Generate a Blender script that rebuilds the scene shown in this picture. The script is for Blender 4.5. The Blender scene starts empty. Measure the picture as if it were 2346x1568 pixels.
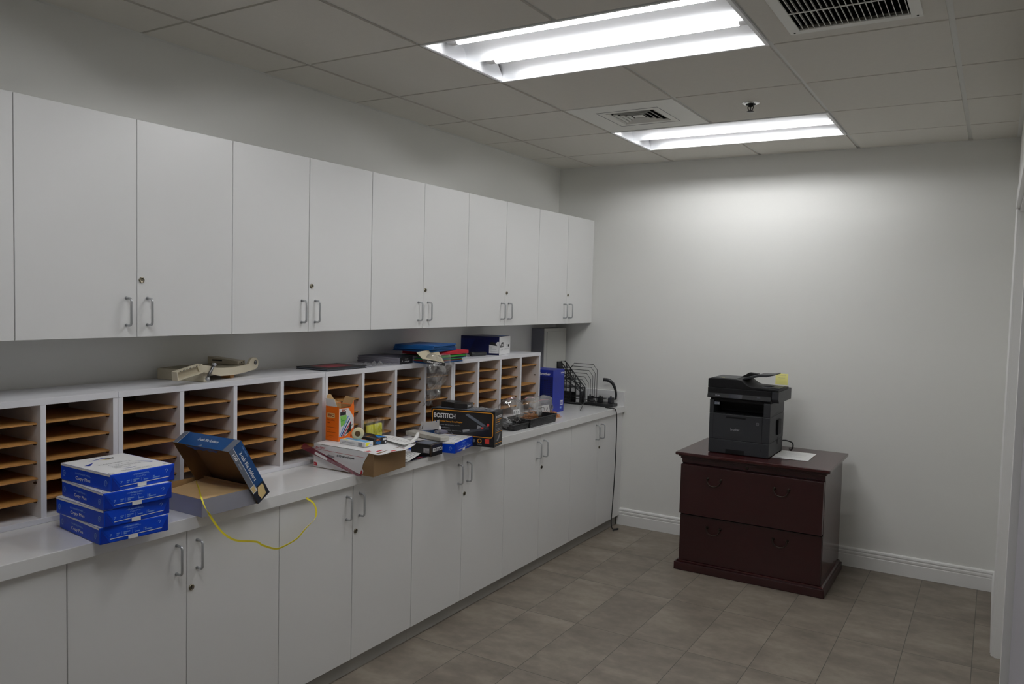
import bpy, bmesh, math, random
from mathutils import Vector, Matrix, noise
random.seed(7)
S = bpy.context.scene
COL = S.collection
V = Vector
R = math.radians

# ------------------------------------------------------------------ materials
def lin(c):
    c = c / 255.0
    return c / 12.92 if c <= 0.04045 else ((c + 0.055) / 1.055) ** 2.4
MATS = {}
def mat(name, rgb, rough=0.5, metal=0.0, var=0.05, scale=9.0, bump=0.0, bscale=120.0, spec=0.5, coat=0.0, stretch=None, emit=0.0):
    if name in MATS: return MATS[name]
    m = bpy.data.materials.new(name); m.use_nodes = True
    nt = m.node_tree; b = nt.nodes['Principled BSDF']; L = nt.links.new
    col = [lin(c) for c in rgb]
    tc = nt.nodes.new('ShaderNodeTexCoord')
    mp = nt.nodes.new('ShaderNodeMapping')
    if stretch: mp.inputs['Scale'].default_value = stretch
    L(tc.outputs['Object'], mp.inputs['Vector'])
    n = nt.nodes.new('ShaderNodeTexNoise'); n.inputs['Scale'].default_value = scale; n.inputs['Detail'].default_value = 4
    L(mp.outputs['Vector'], n.inputs['Vector'])
    mx = nt.nodes.new('ShaderNodeMix'); mx.data_type = 'RGBA'
    mx.inputs[6].default_value = (*[min(1, c * (1 - var)) for c in col], 1)
    mx.inputs[7].default_value = (*[min(1, c * (1 + var)) for c in col], 1)
    L(n.outputs['Fac'], mx.inputs[0]); L(mx.outputs[2], b.inputs['Base Color'])
    b.inputs['Roughness'].default_value = rough; b.inputs['Metallic'].default_value = metal
    b.inputs['Specular IOR Level'].default_value = spec; b.inputs['Coat Weight'].default_value = coat
    if emit:
        b.inputs['Emission Color'].default_value = (0.985, 0.99, 1.0, 1); b.inputs['Emission Strength'].default_value = emit
    if bump:
        n2 = nt.nodes.new('ShaderNodeTexNoise'); n2.inputs['Scale'].default_value = bscale
        L(mp.outputs['Vector'], n2.inputs['Vector'])
        bp = nt.nodes.new('ShaderNodeBump'); bp.inputs['Strength'].default_value = bump; bp.inputs['Distance'].default_value = 0.002
        L(n2.outputs['Fac'], bp.inputs['Height']); L(bp.outputs['Normal'], b.inputs['Normal'])
    MATS[name] = m
    return m

def film(name, rgb=(255, 255, 255), fac=0.12, tint=None, rough=0.08, body=0.0):
    """thin clear plastic: transparent with a fresnel gloss, and optionally a milky body"""
    if name in MATS: return MATS[name]
    m = bpy.data.materials.new(name); m.use_nodes = True
    nt = m.node_tree; nt.nodes.remove(nt.nodes['Principled BSDF']); L = nt.links.new
    out = nt.nodes['Material Output']
    tr = nt.nodes.new('ShaderNodeBsdfTransparent')
    t = tint or rgb
    tr.inputs['Color'].default_value = (*[lin(c) for c in t], 1)
    gl = nt.nodes.new('ShaderNodeBsdfGlossy'); gl.inputs['Roughness'].default_value = rough
    df = nt.nodes.new('ShaderNodeBsdfDiffuse'); df.inputs['Color'].default_value = (*[lin(c) for c in rgb], 1)
    lw = nt.nodes.new('ShaderNodeLayerWeight'); lw.inputs['Blend'].default_value = 0.35
    n = nt.nodes.new('ShaderNodeTexNoise'); n.inputs['Scale'].default_value = 22; n.inputs['Detail'].default_value = 2
    tc = nt.nodes.new('ShaderNodeTexCoord'); L(tc.outputs['Object'], n.inputs['Vector'])
    bp = nt.nodes.new('ShaderNodeBump'); bp.inputs['Strength'].default_value = 0.35; bp.inputs['Distance'].default_value = 0.006
    L(n.outputs['Fac'], bp.inputs['Height'])
    L(bp.outputs['Normal'], gl.inputs['Normal']); L(bp.outputs['Normal'], lw.inputs['Normal'])
    m1 = nt.nodes.new('ShaderNodeMixShader'); m1.inputs[0].default_value = body
    L(tr.outputs[0], m1.inputs[1]); L(df.outputs[0], m1.inputs[2])
    mul = nt.nodes.new('ShaderNodeMath'); mul.operation = 'MULTIPLY_ADD'; mul.inputs[1].default_value = 0.5; mul.inputs[2].default_value = fac
    L(lw.outputs['Facing'], mul.inputs[0])
    m2 = nt.nodes.new('ShaderNodeMixShader'); L(mul.outputs[0], m2.inputs[0])
    L(m1.outputs[0], m2.inputs[1]); L(gl.outputs[0], m2.inputs[2]); L(m2.outputs[0], out.inputs['Surface'])
    MATS[name] = m
    return m

def floor_mat():
    m = bpy.data.materials.new('floor_vinyl_tile'); m.use_nodes = True
    nt = m.node_tree; b = nt.nodes['Principled BSDF']; L = nt.links.new
    tc = nt.nodes.new('ShaderNodeTexCoord'); sp = nt.nodes.new('ShaderNodeSeparateXYZ'); L(tc.outputs['Object'], sp.inputs[0])
    def math_(op, a, bb=None, c=None):
        n = nt.nodes.new('ShaderNodeMath'); n.operation = op
        for i, x in enumerate((a, bb, c)):
            if x is None: continue
            if isinstance(x, (int, float)): n.inputs[i].default_value = x
            else: L(x, n.inputs[i])
        return n.outputs[0]
    u = math_('DIVIDE', math_('ADD', sp.outputs['X'], -0.857 + 20 * 0.2915), 0.2915)
    v = math_('DIVIDE', math_('ADD', sp.outputs['Y'], 0.62 + 20 * 0.603), 0.603)
    fu = math_('FRACT', u); fv = math_('FRACT', v)
    du = math_('MULTIPLY', math_('MINIMUM', fu, math_('SUBTRACT', 1.0, fu)), 0.2915)
    dv = math_('MULTIPLY', math_('MINIMUM', fv, math_('SUBTRACT', 1.0, fv)), 0.603)
    d = math_('MINIMUM', du, dv)
    joint = math_('LESS_THAN', d, 0.0016)
    cb = nt.nodes.new('ShaderNodeCombineXYZ'); L(math_('FLOOR', u), cb.inputs[0]); L(math_('FLOOR', v), cb.inputs[1])
    wn = nt.nodes.new('ShaderNodeTexWhiteNoise'); wn.noise_dimensions = '3D'; L(cb.outputs[0], wn.inputs['Vector'])
    # each tile has its own offset into the mottling
    off = nt.nodes.new('ShaderNodeVectorMath'); off.operation = 'MULTIPLY_ADD'
    L(wn.outputs['Color'], off.inputs[0]); off.inputs[1].default_value = (7, 7, 7); L(tc.outputs['Object'], off.inputs[2])
    mp = nt.nodes.new('ShaderNodeMapping'); mp.inputs['Scale'].default_value = (1.0, 1.9, 1.0); L(off.outputs[0], mp.inputs['Vector'])
    n1 = nt.nodes.new('ShaderNodeTexNoise'); n1.inputs['Scale'].default_value = 3.2; n1.inputs['Detail'].default_value = 6; n1.inputs['Roughness'].default_value = 0.62
    L(mp.outputs[0], n1.inputs['Vector'])
    n2 = nt.nodes.new('ShaderNodeTexNoise'); n2.inputs['Scale'].default_value = 26; n2.inputs['Detail'].default_value = 5
    L(off.outputs[0], n2.inputs['Vector'])
    cr = nt.nodes.new('ShaderNodeValToRGB')
    e = cr.color_ramp.elements
    e[0].position = 0.30; e[0].color = (lin(98), lin(90), lin(80), 1)
    e[1].position = 0.72; e[1].color = (lin(144), lin(135), lin(122), 1)
    k = e.new(0.5); k.color = (lin(120), lin(111), lin(100), 1)
    fac = math_('ADD', math_('MULTIPLY', n1.outputs['Fac'], 0.8), math_('MULTIPLY', n2.outputs['Fac'], 0.2))
    L(fac, cr.inputs[0])
    hs = nt.nodes.new('ShaderNodeHueSaturation'); L(cr.outputs[0], hs.inputs['Color'])
    L(math_('MULTIPLY_ADD', wn.outputs['Value'], 0.16, 0.92), hs.inputs['Value'])
    mx = nt.nodes.new('ShaderNodeMix'); mx.data_type = 'RGBA'; L(joint, mx.inputs[0]); L(hs.outputs[0], mx.inputs[6])
    mx.inputs[7].default_value = (lin(70), lin(65), lin(58), 1)
    L(mx.outputs[2], b.inputs['Base Color'])
    b.inputs['Roughness'].default_value = 0.48; b.inputs['Specular IOR Level'].default_value = 0.4
    bp = nt.nodes.new('ShaderNodeBump'); bp.inputs['Strength'].default_value = 0.25; bp.inputs['Distance'].default_value = 0.0015
    L(math_('MULTIPLY', joint, -1.0), bp.inputs['Height']); L(bp.outputs[0], b.inputs['Normal'])
    return m

WALL = mat('wall_paint', (226, 226, 222), 0.55, var=0.012, scale=2.5, bump=0.06, bscale=260)
WALLG = mat('wall_grey', (168, 166, 172), 0.55, var=0.012, scale=2.5)  # near stretch of the right wall, a darker grey than the rest
TRIM = mat('trim_paint', (230, 230, 228), 0.32, var=0.01)
CEIL = mat('ceiling_tile', (214, 211, 203), 0.9, var=0.03, scale=60, bump=0.25, bscale=420)
TEE = mat('ceiling_tee', (214, 214, 210), 0.4, var=0.01)
LAM = mat('white_laminate', (228, 228, 227), 0.34, var=0.008, scale=3)
LAMIN = mat('sorter_laminate', (222, 218, 217), 0.42, var=0.02, scale=4)
EDGE = mat('sorter_edge', (226, 226, 230), 0.35, var=0.01)
COUNTER = mat('counter_laminate', (229, 229, 228), 0.16, var=0.01, scale=5)
KICK = mat('toe_kick_vinyl', (158, 156, 150), 0.5, var=0.03)
HARD = mat('hardboard', (172, 124, 64), 0.6, var=0.14, scale=30, stretch=(1, 4, 1))
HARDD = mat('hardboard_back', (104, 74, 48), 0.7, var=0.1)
PEG = mat('brown_peg', (62, 40, 24), 0.5)
CHROME = mat('brushed_nickel', (186, 188, 190), 0.3, 0.55, var=0.03)
RING = mat('polished_ring', (240, 240, 240), 0.16, 0.9)
LOCKM = mat('lock_brass', (150, 142, 126), 0.25, 1.0)
DARK = mat('dark_cavity', (16, 16, 16), 0.8)
LAMP = mat('lamp_glow', (255, 255, 255), 0.4, emit=34.5)
LAMPEND = mat('lamp_end', (236, 236, 236), 0.35)
REFL = mat('fixture_enamel', (232, 233, 234), 0.3, var=0.005)
REFM = mat('reflector_metal', (232, 233, 235), 0.4, 0.94, var=0.005)
GRILLE = mat('grille_enamel', (226, 226, 220), 0.45, var=0.02)
WHITE = mat('white_card', (232, 232, 232), 0.5, var=0.01)
PAPER = mat('paper', (236, 236, 234), 0.75, var=0.01)
INK = mat('black_ink', (28, 28, 30), 0.5)
GREYINK = mat('grey_ink', (150, 150, 154), 0.6)
RED = mat('red_ink', (186, 32, 48), 0.5)
BLUE = mat('ream_blue', (0, 64, 196), 0.4, var=0.1, scale=14, bump=0.15, bscale=60, spec=0.25)
BLUED = mat('ream_blue_dark', (2, 42, 150), 0.4, var=0.06, spec=0.25)
PALEB = mat('pale_blue_ink', (126, 164, 222), 0.5)
NAVY = mat('folder_box_navy', (6, 66, 122), 0.35, var=0.05)
NAVYD = mat('folder_box_dark', (14, 20, 38), 0.4)
GREYB = mat('grey_board', (142, 142, 152), 0.55, var=0.02)
GREYD = mat('folder_box_grey_band', (98, 104, 116), 0.5)
KRAFT = mat('kraft', (186, 152, 104), 0.7, var=0.05, scale=20)
KRAFTL = mat('kraft_liner', (226, 192, 140), 0.7, var=0.04, scale=20)
KRAFTD = mat('kraft_dark', (126, 98, 62), 0.7, var=0.06, scale=16)
TAN2 = mat('beige_card', (186, 176, 150), 0.6)
TAN = mat('tan_print', (226, 198, 138), 0.6)
YEL = mat('yellow_strap', (244, 228, 56), 0.4, var=0.05)
ORANGE = mat('box_orange', (238, 112, 22), 0.42, var=0.03)
ORANGED = mat('box_orange_ink', (152, 56, 16), 0.5)
GREEN = mat('tag_green', (132, 196, 92), 0.5)
BLACK = mat('black_card', (20, 20, 22), 0.36, var=0.1)
BLACKP = mat('black_plastic', (24, 25, 27), 0.4, var=0.1)
AMBER = mat('amber_ink', (226, 150, 30), 0.45)
BURG = film('burgundy_film', (150, 60, 80), 0.06, tint=(150, 84, 98), body=0.55)
FILM = film('clear_film', (235, 235, 238), 0.05, tint=(249, 249, 249), body=0.025)
FILM2 = film('milky_film', (230, 228, 230), 0.08, tint=(244, 244, 244), body=0.06)
MAHOG = mat('mahogany', (54, 12, 13), 0.24, var=0.16, scale=5, stretch=(1, 9, 9), coat=0.3)
MAHOGD = mat('mahogany_dark', (42, 9, 10), 0.34, var=0.14, scale=5, stretch=(1, 9, 9), coat=0.1)
BRONZE = mat('dark_bronze', (58, 52, 46), 0.35, 0.9)
PRN = mat('printer_charcoal', (36, 38, 42), 0.45, var=0.04)
PRND = mat('printer_black', (13, 13, 15), 0.5, var=0.05, spec=0.25)
PRNG = mat('printer_screen', (34, 36, 44), 0.15)
CREAM = mat('cutter_enamel', (198, 189, 166), 0.42, var=0.06, scale=12)
CREAMD = mat('cutter_board', (150, 142, 118), 0.55, var=0.08)
STEEL = mat('steel', (112, 112, 112), 0.35, 0.9)
PAD = mat('pad_grey', (104, 102, 118), 0.6, var=0.08)
PADP = mat('pad_pages', (172, 170, 178), 0.7)
FBLUE = mat('folder_blue', (26, 92, 156), 0.42, var=0.04)
FRED = mat('folder_red', (198, 20, 48), 0.42, var=0.04)
FGREEN = mat('folder_green', (44, 140, 46), 0.45, var=0.04)
FMAROON = mat('folder_maroon', (130, 40, 50), 0.45, var=0.04)
FORANGE = mat('folder_orange', (206, 110, 60), 0.45, var=0.04)
TONER = mat('toner_navy', (8, 17, 72), 0.32, var=0.12)
TBLUE = mat('carton_blue', (22, 42, 144), 0.38, var=0.03)
TBLUED = mat('carton_blue_dark', (10, 26, 98), 0.4)
PANEL = mat('panel_grey', (186, 186, 180), 0.45, var=0.02)
PANELD = mat('panel_grey_side', (118, 118, 124), 0.45)
SILVER = mat('silver_pack', (196, 194, 186), 0.4, 0.15, var=0.22, scale=70, bump=0.6, bscale=90)
TAPE = mat('tape_cream', (232, 222, 178), 0.4)
LTBLUE = mat('light_blue_ink', (120, 178, 222), 0.5)
BRIGHTB = mat('bright_blue_ink', (22, 124, 204), 0.5)
YELLOW = mat('highlighter_yellow', (232, 230, 40), 0.4)
NOTE = mat('note_yellow', (246, 240, 150), 0.7, var=0.02)
BAND = mat('rubber_band', (186, 128, 74), 0.6, var=0.22, scale=40)
GREYMET = mat('muzzle_grey', (70, 72, 80), 0.35, 0.4)
REDP = mat('red_plastic', (214, 60, 50), 0.4)
PINK = mat('zip_pink', (206, 92, 116), 0.4)

# ------------------------------------------------------------------ mesh builder
_text = {}
def text_polys(s, bold):
    key = (s, bold)
    if key in _text: return _text[key]
    cu = bpy.data.curves.new('lettering', 'FONT'); cu.body = s; cu.size = 1; cu.offset = bold; cu.resolution_u = 3
    ob = bpy.data.objects.new('lettering', cu); COL.objects.link(ob)
    dg = bpy.context.evaluated_depsgraph_get(); dg.update()
    me = bpy.data.meshes.new_from_object(ob.evaluated_get(dg))
    pts = [v.co.copy() for v in me.vertices]; fs = [list(p.vertices) for p in me.polygons]
    bpy.data.objects.remove(ob); bpy.data.curves.remove(cu); bpy.data.meshes.remove(me)
    x0 = min(p.x for p in pts); x1 = max(p.x for p in pts); y0 = min(p.y for p in pts); y1 = max(p.y for p in pts)
    pts = [((p.x - x0) / (x1 - x0) - .5, (p.y - y0) / (y1 - y0) - .5) for p in pts]
    _text[key] = (pts, fs)
    return _text[key]

class F:
    """a flat face: origin, right and up directions"""
    def __init__(s, o, r, u): s.o = V(o); s.r = V(r).normalized(); s.u = V(u).normalized(); s.n = s.r.cross(s.u)
    def p(s, x, y, lift=0.0): return s.o + s.r * x + s.u * y + s.n * lift

class MB:
    def __init__(s): s.bm = bmesh.new(); s.mats = []
    def mi(s, m):
        if m not in s.mats: s.mats.append(m)
        return s.mats.index(m)
    def poly(s, pts, m, smooth=False):
        f = s.bm.faces.new([s.bm.verts.new(p) for p in pts]); f.material_index = s.mi(m); f.smooth = smooth
        return f
    def box(s, lo, hi, m, M=None, bev=0.0, seg=2):
        t = bmesh.new(); bmesh.ops.create_cube(t, size=1)
        lo, hi = V(lo), V(hi)
        for v in t.verts: v.co = V(((lo[i] + hi[i]) / 2 + v.co[i] * (hi[i] - lo[i]) for i in range(3)))
        if bev: bmesh.ops.bevel(t, geom=t.edges[:], offset=bev, segments=seg, affect='EDGES', profile=0.6)
        s.merge(t, m, M)
    def merge(s, t, m, M=None, smooth=False):
        mp = {}
        for v in t.verts: mp[v] = s.bm.verts.new(M @ v.co if M else v.co)
        k = s.mi(m)
        for f in t.faces:
            try:
                g = s.bm.faces.new([mp[v] for v in f.verts]); g.material_index = k; g.smooth = smooth
            except ValueError: pass
        t.free()
    def prism(s, pts, axis, a, b, m, M=None, bev=0.0):
        """2-D outline extruded along an axis; outline gives the two other coordinates in order"""
        t = bmesh.new()
        def c(p, h): q = list(p); q.insert(axis, h); return V(q)
        A = [t.verts.new(c(p, a)) for p in pts]; B = [t.verts.new(c(p, b)) for p in pts]
        n = len(pts)
        t.faces.new(A); t.faces.new(B[::-1])
        for i in range(n): t.faces.new((A[i], B[i], B[(i + 1) % n], A[(i + 1) % n]))
        bmesh.ops.recalc_face_normals(t, faces=t.faces[:])
        if bev: bmesh.ops.bevel(t, geom=t.edges[:], offset=bev, segments=2, affect='EDGES', profile=0.6)
        s.merge(t, m, M)
    def tube(s, pts, r, m, seg=8, closed=False, smooth=True):
        pts = [V(p) for p in pts]; n = len(pts); rr = r if isinstance(r, (list, tuple)) else [r] * n
        rings = []; up = None
        for i, p in enumerate(pts):
            a = pts[(i - 1) % n] if (closed or i) else p; b = pts[(i + 1) % n] if (closed or i < n - 1) else p
            t = (b - a).normalized()
            if up is None: up = V((0, 0, 1)) if abs(t.z) < .9 else V((1, 0, 0))
            x = up - t * up.dot(t)
            if x.length < 1e-5: x = V((1, 0, 0)) - t * t.x
            x.normalize(); up = x; y = t.cross(x)
            rings.append([s.bm.verts.new(p + (x * math.cos(2 * math.pi * k / seg) + y * math.sin(2 * math.pi * k / seg)) * rr[i]) for k in range(seg)])
        k = s.mi(m)
        for i in range(n if closed else n - 1):
            A, B = rings[i], rings[(i + 1) % n]
            for j in range(seg):
                f = s.bm.faces.new((A[j], A[(j + 1) % seg], B[(j + 1) % seg], B[j])); f.material_index = k; f.smooth = smooth
        if not closed:
            for q in (rings[0][::-1], rings[-1]):
                f = s.bm.faces.new(q); f.material_index = k
    def lathe(s, prof, c, axis, m, seg=24, smooth=True):
        """profile of (radius, height) turned round an axis through c"""
        a = V(axis).normalized(); x = a.orthogonal().normalized(); y = a.cross(x); c = V(c); k = s.mi(m)
        rings = [[s.bm.verts.new(c + a * h + (x * math.cos(2 * math.pi * j / seg) + y * math.sin(2 * math.pi * j / seg)) * max(r, 1e-5)) for j in range(seg)] for r, h in prof]
        for A, B in zip(rings, rings[1:]):
            for j in range(seg):
                f = s.bm.faces.new((A[j], A[(j + 1) % seg], B[(j + 1) % seg], B[j])); f.material_index = k; f.smooth = smooth
        for q in (rings[0][::-1], rings[-1]):
            f = s.bm.faces.new(q); f.material_index = k
    def surf(s, fn, nu, nv, m, smooth=True):
        g = [[s.bm.verts.new(fn(i / nu, j / nv)) for j in range(nv + 1)] for i in range(nu + 1)]; k = s.mi(m)
        for i in range(nu):
            for j in range(nv):
                f = s.bm.faces.new((g[i][j], g[i + 1][j], g[i + 1][j + 1], g[i][j + 1])); f.material_index = k; f.smooth = smooth
    def sheet(s, fn, nu, nv, th, m, smooth=True):
        """a surface with thickness along z"""
        s.surf(fn, nu, nv, m, smooth); s.surf(lambda u, v: fn(u, v) - V((0, 0, th)), nu, nv, m, smooth)
        e = [(lambda t: (t, 0)), (lambda t: (1, t)), (lambda t: (1 - t, 1)), (lambda t: (0, 1 - t))]
        for q in e:
            N = nu
            for i in range(N):
                a, b = q(i / N), q((i + 1) / N)
                A, B = fn(*a), fn(*b); s.poly([A, B, B - V((0, 0, th)), A - V((0, 0, th))], m)
    def dec(s, f, pts, m, lift=0.0004): s.poly([f.p(x, y, lift) for x, y in pts], m)
    def rect(s, f, x0, y0, x1, y1, m, lift=0.0004): s.dec(f, [(x0, y0), (x1, y0), (x1, y1), (x0, y1)], m, lift)
    def disc(s, f, x, y, r, m, lift=0.0004, n=16, ry=None): s.dec(f, [(x + r * math.cos(2 * math.pi * i / n), y + (ry or r) * math.sin(2 * math.pi * i / n)) for i in range(n)], m, lift)
    def stroke(s, f, pts, w, m, lift=0.0005):
        for (x0, y0), (x1, y1) in zip(pts, pts[1:]):
            d = V((x1 - x0, y1 - y0)); d = d.normalized() if d.length else V((1, 0)); n = V((-d.y, d.x)) * w / 2
            s.dec(f, [(x0 - n.x, y0 - n.y), (x1 - n.x, y1 - n.y), (x1 + n.x, y1 + n.y), (x0 + n.x, y0 + n.y)], m, lift)
    def text(s, f, t, cx, cy, w, h, m, bold=0.0, lift=0.0006, slant=0.0):
        pts, fs = text_polys(t, bold); k = s.mi(m)
        vs = [s.bm.verts.new(f.p(cx + x * w + y * h * slant, cy + y * h, lift)) for x, y in pts]
        for q in fs:
            try: g = s.bm.faces.new([vs[i] for i in q]); g.material_index = k
            except ValueError: pass
    def lines(s, f, x0, y0, x1, y1, n, m, seed=1, fill=0.5, lift=0.0005):
        """rows of small print"""
        rg = random.Random(seed); h = (y1 - y0) / n
        for i in range(n):
            x = x0; y = y1 - (i + .5) * h
            while x < x1 - 1e-6:
                w = min(rg.uniform(.04, .16) * (x1 - x0), x1 - x)
                s.rect(f, x, y - h * fill / 2, x + w * .85, y + h * fill / 2, m, lift); x += w
                if rg.random() < .08: break
    def build(s, name, parent=None, loc=None, rotz=0.0):
        bmesh.ops.remove_doubles(s.bm, verts=s.bm.verts[:], dist=1e-6) if False else None
        me = bpy.data.meshes.new(name); s.bm.to_mesh(me); s.bm.free()
        for m in s.mats: me.materials.append(m)
        o = bpy.data.objects.new(name, me); COL.objects.link(o)
        if parent: o.parent = parent
        if loc is not None: o.location = loc
        if rotz: o.rotation_euler.z = rotz
        return o

def tag(o, label, cat, group=None, kind=None):
    o['label'] = label; o['category'] = cat
    if group: o['group'] = group
    if kind: o['kind'] = kind
    return o
def thing(name, label, cat, loc=(0, 0, 0), yaw=0.0, group=None):
    o = bpy.data.objects.new(name, None); COL.objects.link(o); o.empty_display_size = 0.05
    o.location = loc; o.rotation_euler = (0, 0, -R(yaw))
    return tag(o, label, cat, group)
def struct(o): o['kind'] = 'structure'; return o
def dup(root, loc, yaw, label, group=None):
    r = root.copy(); COL.objects.link(r); r.location = loc; r.rotation_euler = (0, 0, -R(yaw)); r['label'] = label
    if group: r['group'] = group
    for ch in list(root.children):
        c = ch.copy(); COL.objects.link(c); c.parent = r
        for g in ch.children:
            d = g.copy(); COL.objects.link(d); d.parent = c
    return r
LEFT = lambda L=0: F((0, 0, 0), (1, 0, 0), (0, 0, 1))         # face looking to -y, x from -L to 0
RIGHT = lambda: F((0, 0, 0), (0, 1, 0), (0, 0, 1))            # face looking to +x, y from 0 to W
TOP = lambda H: F((0, 0, H), (0, 1, 0), (-1, 0, 0))           # top; right is +y, up is -x
def rot(axis, deg, c=(0, 0, 0)): return Matrix.Translation(V(c)) @ Matrix.Rotation(R(deg), 4, axis) @ Matrix.Translation(-V(c))

# ------------------------------------------------------------------ camera
CX, CY, CZ = 2.918637, -5.457311, 1.663705
yaw, pitch, roll = -0.545288, 0.054987, 0.025152
fw = V((math.sin(yaw) * math.cos(pitch), math.cos(yaw) * math.cos(pitch), -math.sin(pitch)))
rt = V((math.cos(yaw), -math.sin(yaw), 0)); up = rt.cross(fw)
r2 = rt * math.cos(roll) + up * math.sin(roll); u2 = -rt * math.sin(roll) + up * math.cos(roll)
cam = bpy.data.cameras.new('camera'); cam.sensor_width = 36; cam.lens = 1827.761 / 2346 * 36; cam.clip_start = 0.02
co = bpy.data.objects.new('camera', cam); COL.objects.link(co)
co.matrix_world = Matrix(((r2.x, u2.x, -fw.x, CX), (r2.y, u2.y, -fw.y, CY), (r2.z, u2.z, -fw.z, CZ), (0, 0, 0, 1)))
S.camera = co

# ------------------------------------------------------------------ room shell
ZC = 2.6576; XR = 2.985; YB = -6.9; XF = 4.3; YE = -4.05
b = MB(); b.box((-.1, YB - .1, -.1), (XF + .1, .1, 0), floor_mat()); struct(b.build('floor'))
b = MB(); b.box((-.1, YB - .1, 0), (0, .1, ZC + .15), WALL); struct(b.build('wall_left'))
b = MB(); b.box((0, 0, 0), (XR + .25, .1, ZC + .15), WALL); struct(b.build('wall_back'))
b = MB()
b.box((XR, -1.03, 0), (XR + .14, 0, ZC + .15), WALL)
b.box((XR, -3.16, 2.14), (XR + .14, -1.03, ZC + .15), WALL)
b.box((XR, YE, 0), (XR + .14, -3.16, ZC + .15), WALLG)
b.box((XR + .14, YE, 0), (XF, YE + .12, ZC + .15), WALL)
b.box((XF, YB, 0), (XF + .1, YE + .12, ZC + .15), WALL)
struct(b.build('wall_right'))
b = MB(); b.box((0, YB - .1, 0), (XF, YB, ZC + .15), WALL); struct(b.build('wall_rear'))
# baseboards
prof = [(0, 0), (.016, 0), (.016, .076), (.0135, .079), (.0135, .083), (.016, .087), (.016, .097), (.010, .101), (.010, .106), (.0145, .110), (.0125, .119), (.006, .1245), (0, .1245)]
b = MB(); b.prism([(-d, z) for d, z in prof], 0, .5665, XR, TRIM); struct(b.build('baseboard_back'))
b = MB(); b.prism([(XR - d, z) for d, z in prof], 1, -.955, -.016, TRIM); struct(b.build('baseboard_right'))
# door opening in the right wall: casing, jamb and a closed pair of leaves set back in it
cprof = [(0, 0), (.010, 0), (.014, .012), (.012, .024), (.016, .040), (.016, .060), (.009, .066), (.016, .074), (.016, .080), (0, .080)]
b = MB()
b.prism([(XR - d, -1.03 + w) for d, w in cprof], 2, 0, 2.14, TRIM)
b.prism([(XR - .017, -3.24), (XR, -3.24), (XR, -3.16), (XR - .017, -3.16)], 2, 0, 2.14, TRIM)
b.box((XR - .016, -3.24, 2.14), (XR, -.95, 2.22), TRIM)
struct(b.build('trim_1'))
b = MB(); b.box((XR + .001, -1.045, 0), (XR + .139, -1.0301, 2.14), TRIM); b.box((XR + .001, -3.1599, 0), (XR + .139, -3.145, 2.14), TRIM)
b.box((XR + .001, -3.145, 2.125), (XR + .139, -1.045, 2.1399), TRIM); struct(b.build('trim_2'))
b = MB()
for y0, y1 in ((-3.143, -2.097), (-2.093, -1.047)): b.box((XR + .085, y0, .006), (XR + .125, y1, 2.122), TRIM, bev=.002)
struct(b.build('door_1'))

# ceiling: lay-in tiles on a tee grid, holes where the lights, diffuser and return air sit
G = .6096; GX = [.2961 + G * k for k in range(-1, 8)]; GY = [-.4682 - G * j for j in range(-1, 12)]
HOLES = {(2, 1): 'L', (3, 1): 'L', (2, 4): 'L', (3, 4): 'L', (2, 7): 'L', (3, 7): 'L', (2, 2): 'D', (4, 4): 'G'}
GR = (2.236, -2.815, 2.642, -2.405)                       # opening behind the return grille
b = MB()
def tile(x0, y0, x1, y1):
    b.box((x0, y0, ZC), (x1, y1, ZC + .016), CEIL)
xs = [0] + [g for g in GX if 0 < g < XF] + [XF]; ys = [0] + [g for g in GY if YB < g < 0] + [YB]
for i in range(len(xs) - 1):
    for j in range(len(ys) - 1):
        k = HOLES.get((i, j))
        if k in ('L', 'D'): continue
        x0 = xs[i] + (.0105 if i else 0.001); x1 = xs[i + 1] - (.0105 if i < len(xs) - 2 else 0.001); y1 = ys[j] - (.0065 if j else .001); y0 = ys[j + 1] + .0065
        if x0 > XR + .1 and y1 > YE + .2: continue
        if x1 > XR and y0 > YE: x1 = min(x1, XR)
        if k == 'G':
            tile(x0, y0, GR[0], y1); tile(GR[2], y0, x1, y1); tile(GR[0], y0, GR[2], GR[1]); tile(GR[0], GR[3], GR[2], y1)
        else: tile(x0, y0, x1, y1)
for g in xs[1:-1]:
    spans = [(YB, 0)] if g < XR else [(YB, YE)]
    if abs(g - GX[3]) < .01:                                # middle tee stops at the two lights
        spans = [(YB, GY[8]), (GY[7], GY[5]), (GY[4], GY[2]), (GY[1], 0)]
    for a, c in spans: b.box((g - .0118, a, ZC + .0075), (g + .0118, c, ZC + .03), TEE)
for g in ys[1:-1]:
    xe = XR if g > YE else XF
    b.box((0, g - .0118, ZC + .0080), (xe, g + .0118, ZC + .03), TEE)
b.box((0, YB, ZC - .0005), (.02, -.001, ZC + .02), TEE); b.box((.02, -.02, ZC - .0005), (XR, 0, ZC + .02), TEE); b.box((XR - .02, YE, ZC - .0005), (XR, -.02, ZC + .02), TEE)
b.box((-.05, YB - .05, ZC + .15), (XF + .05, .05, ZC + .2), CEIL)
struct(b.build('ceiling'))

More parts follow.
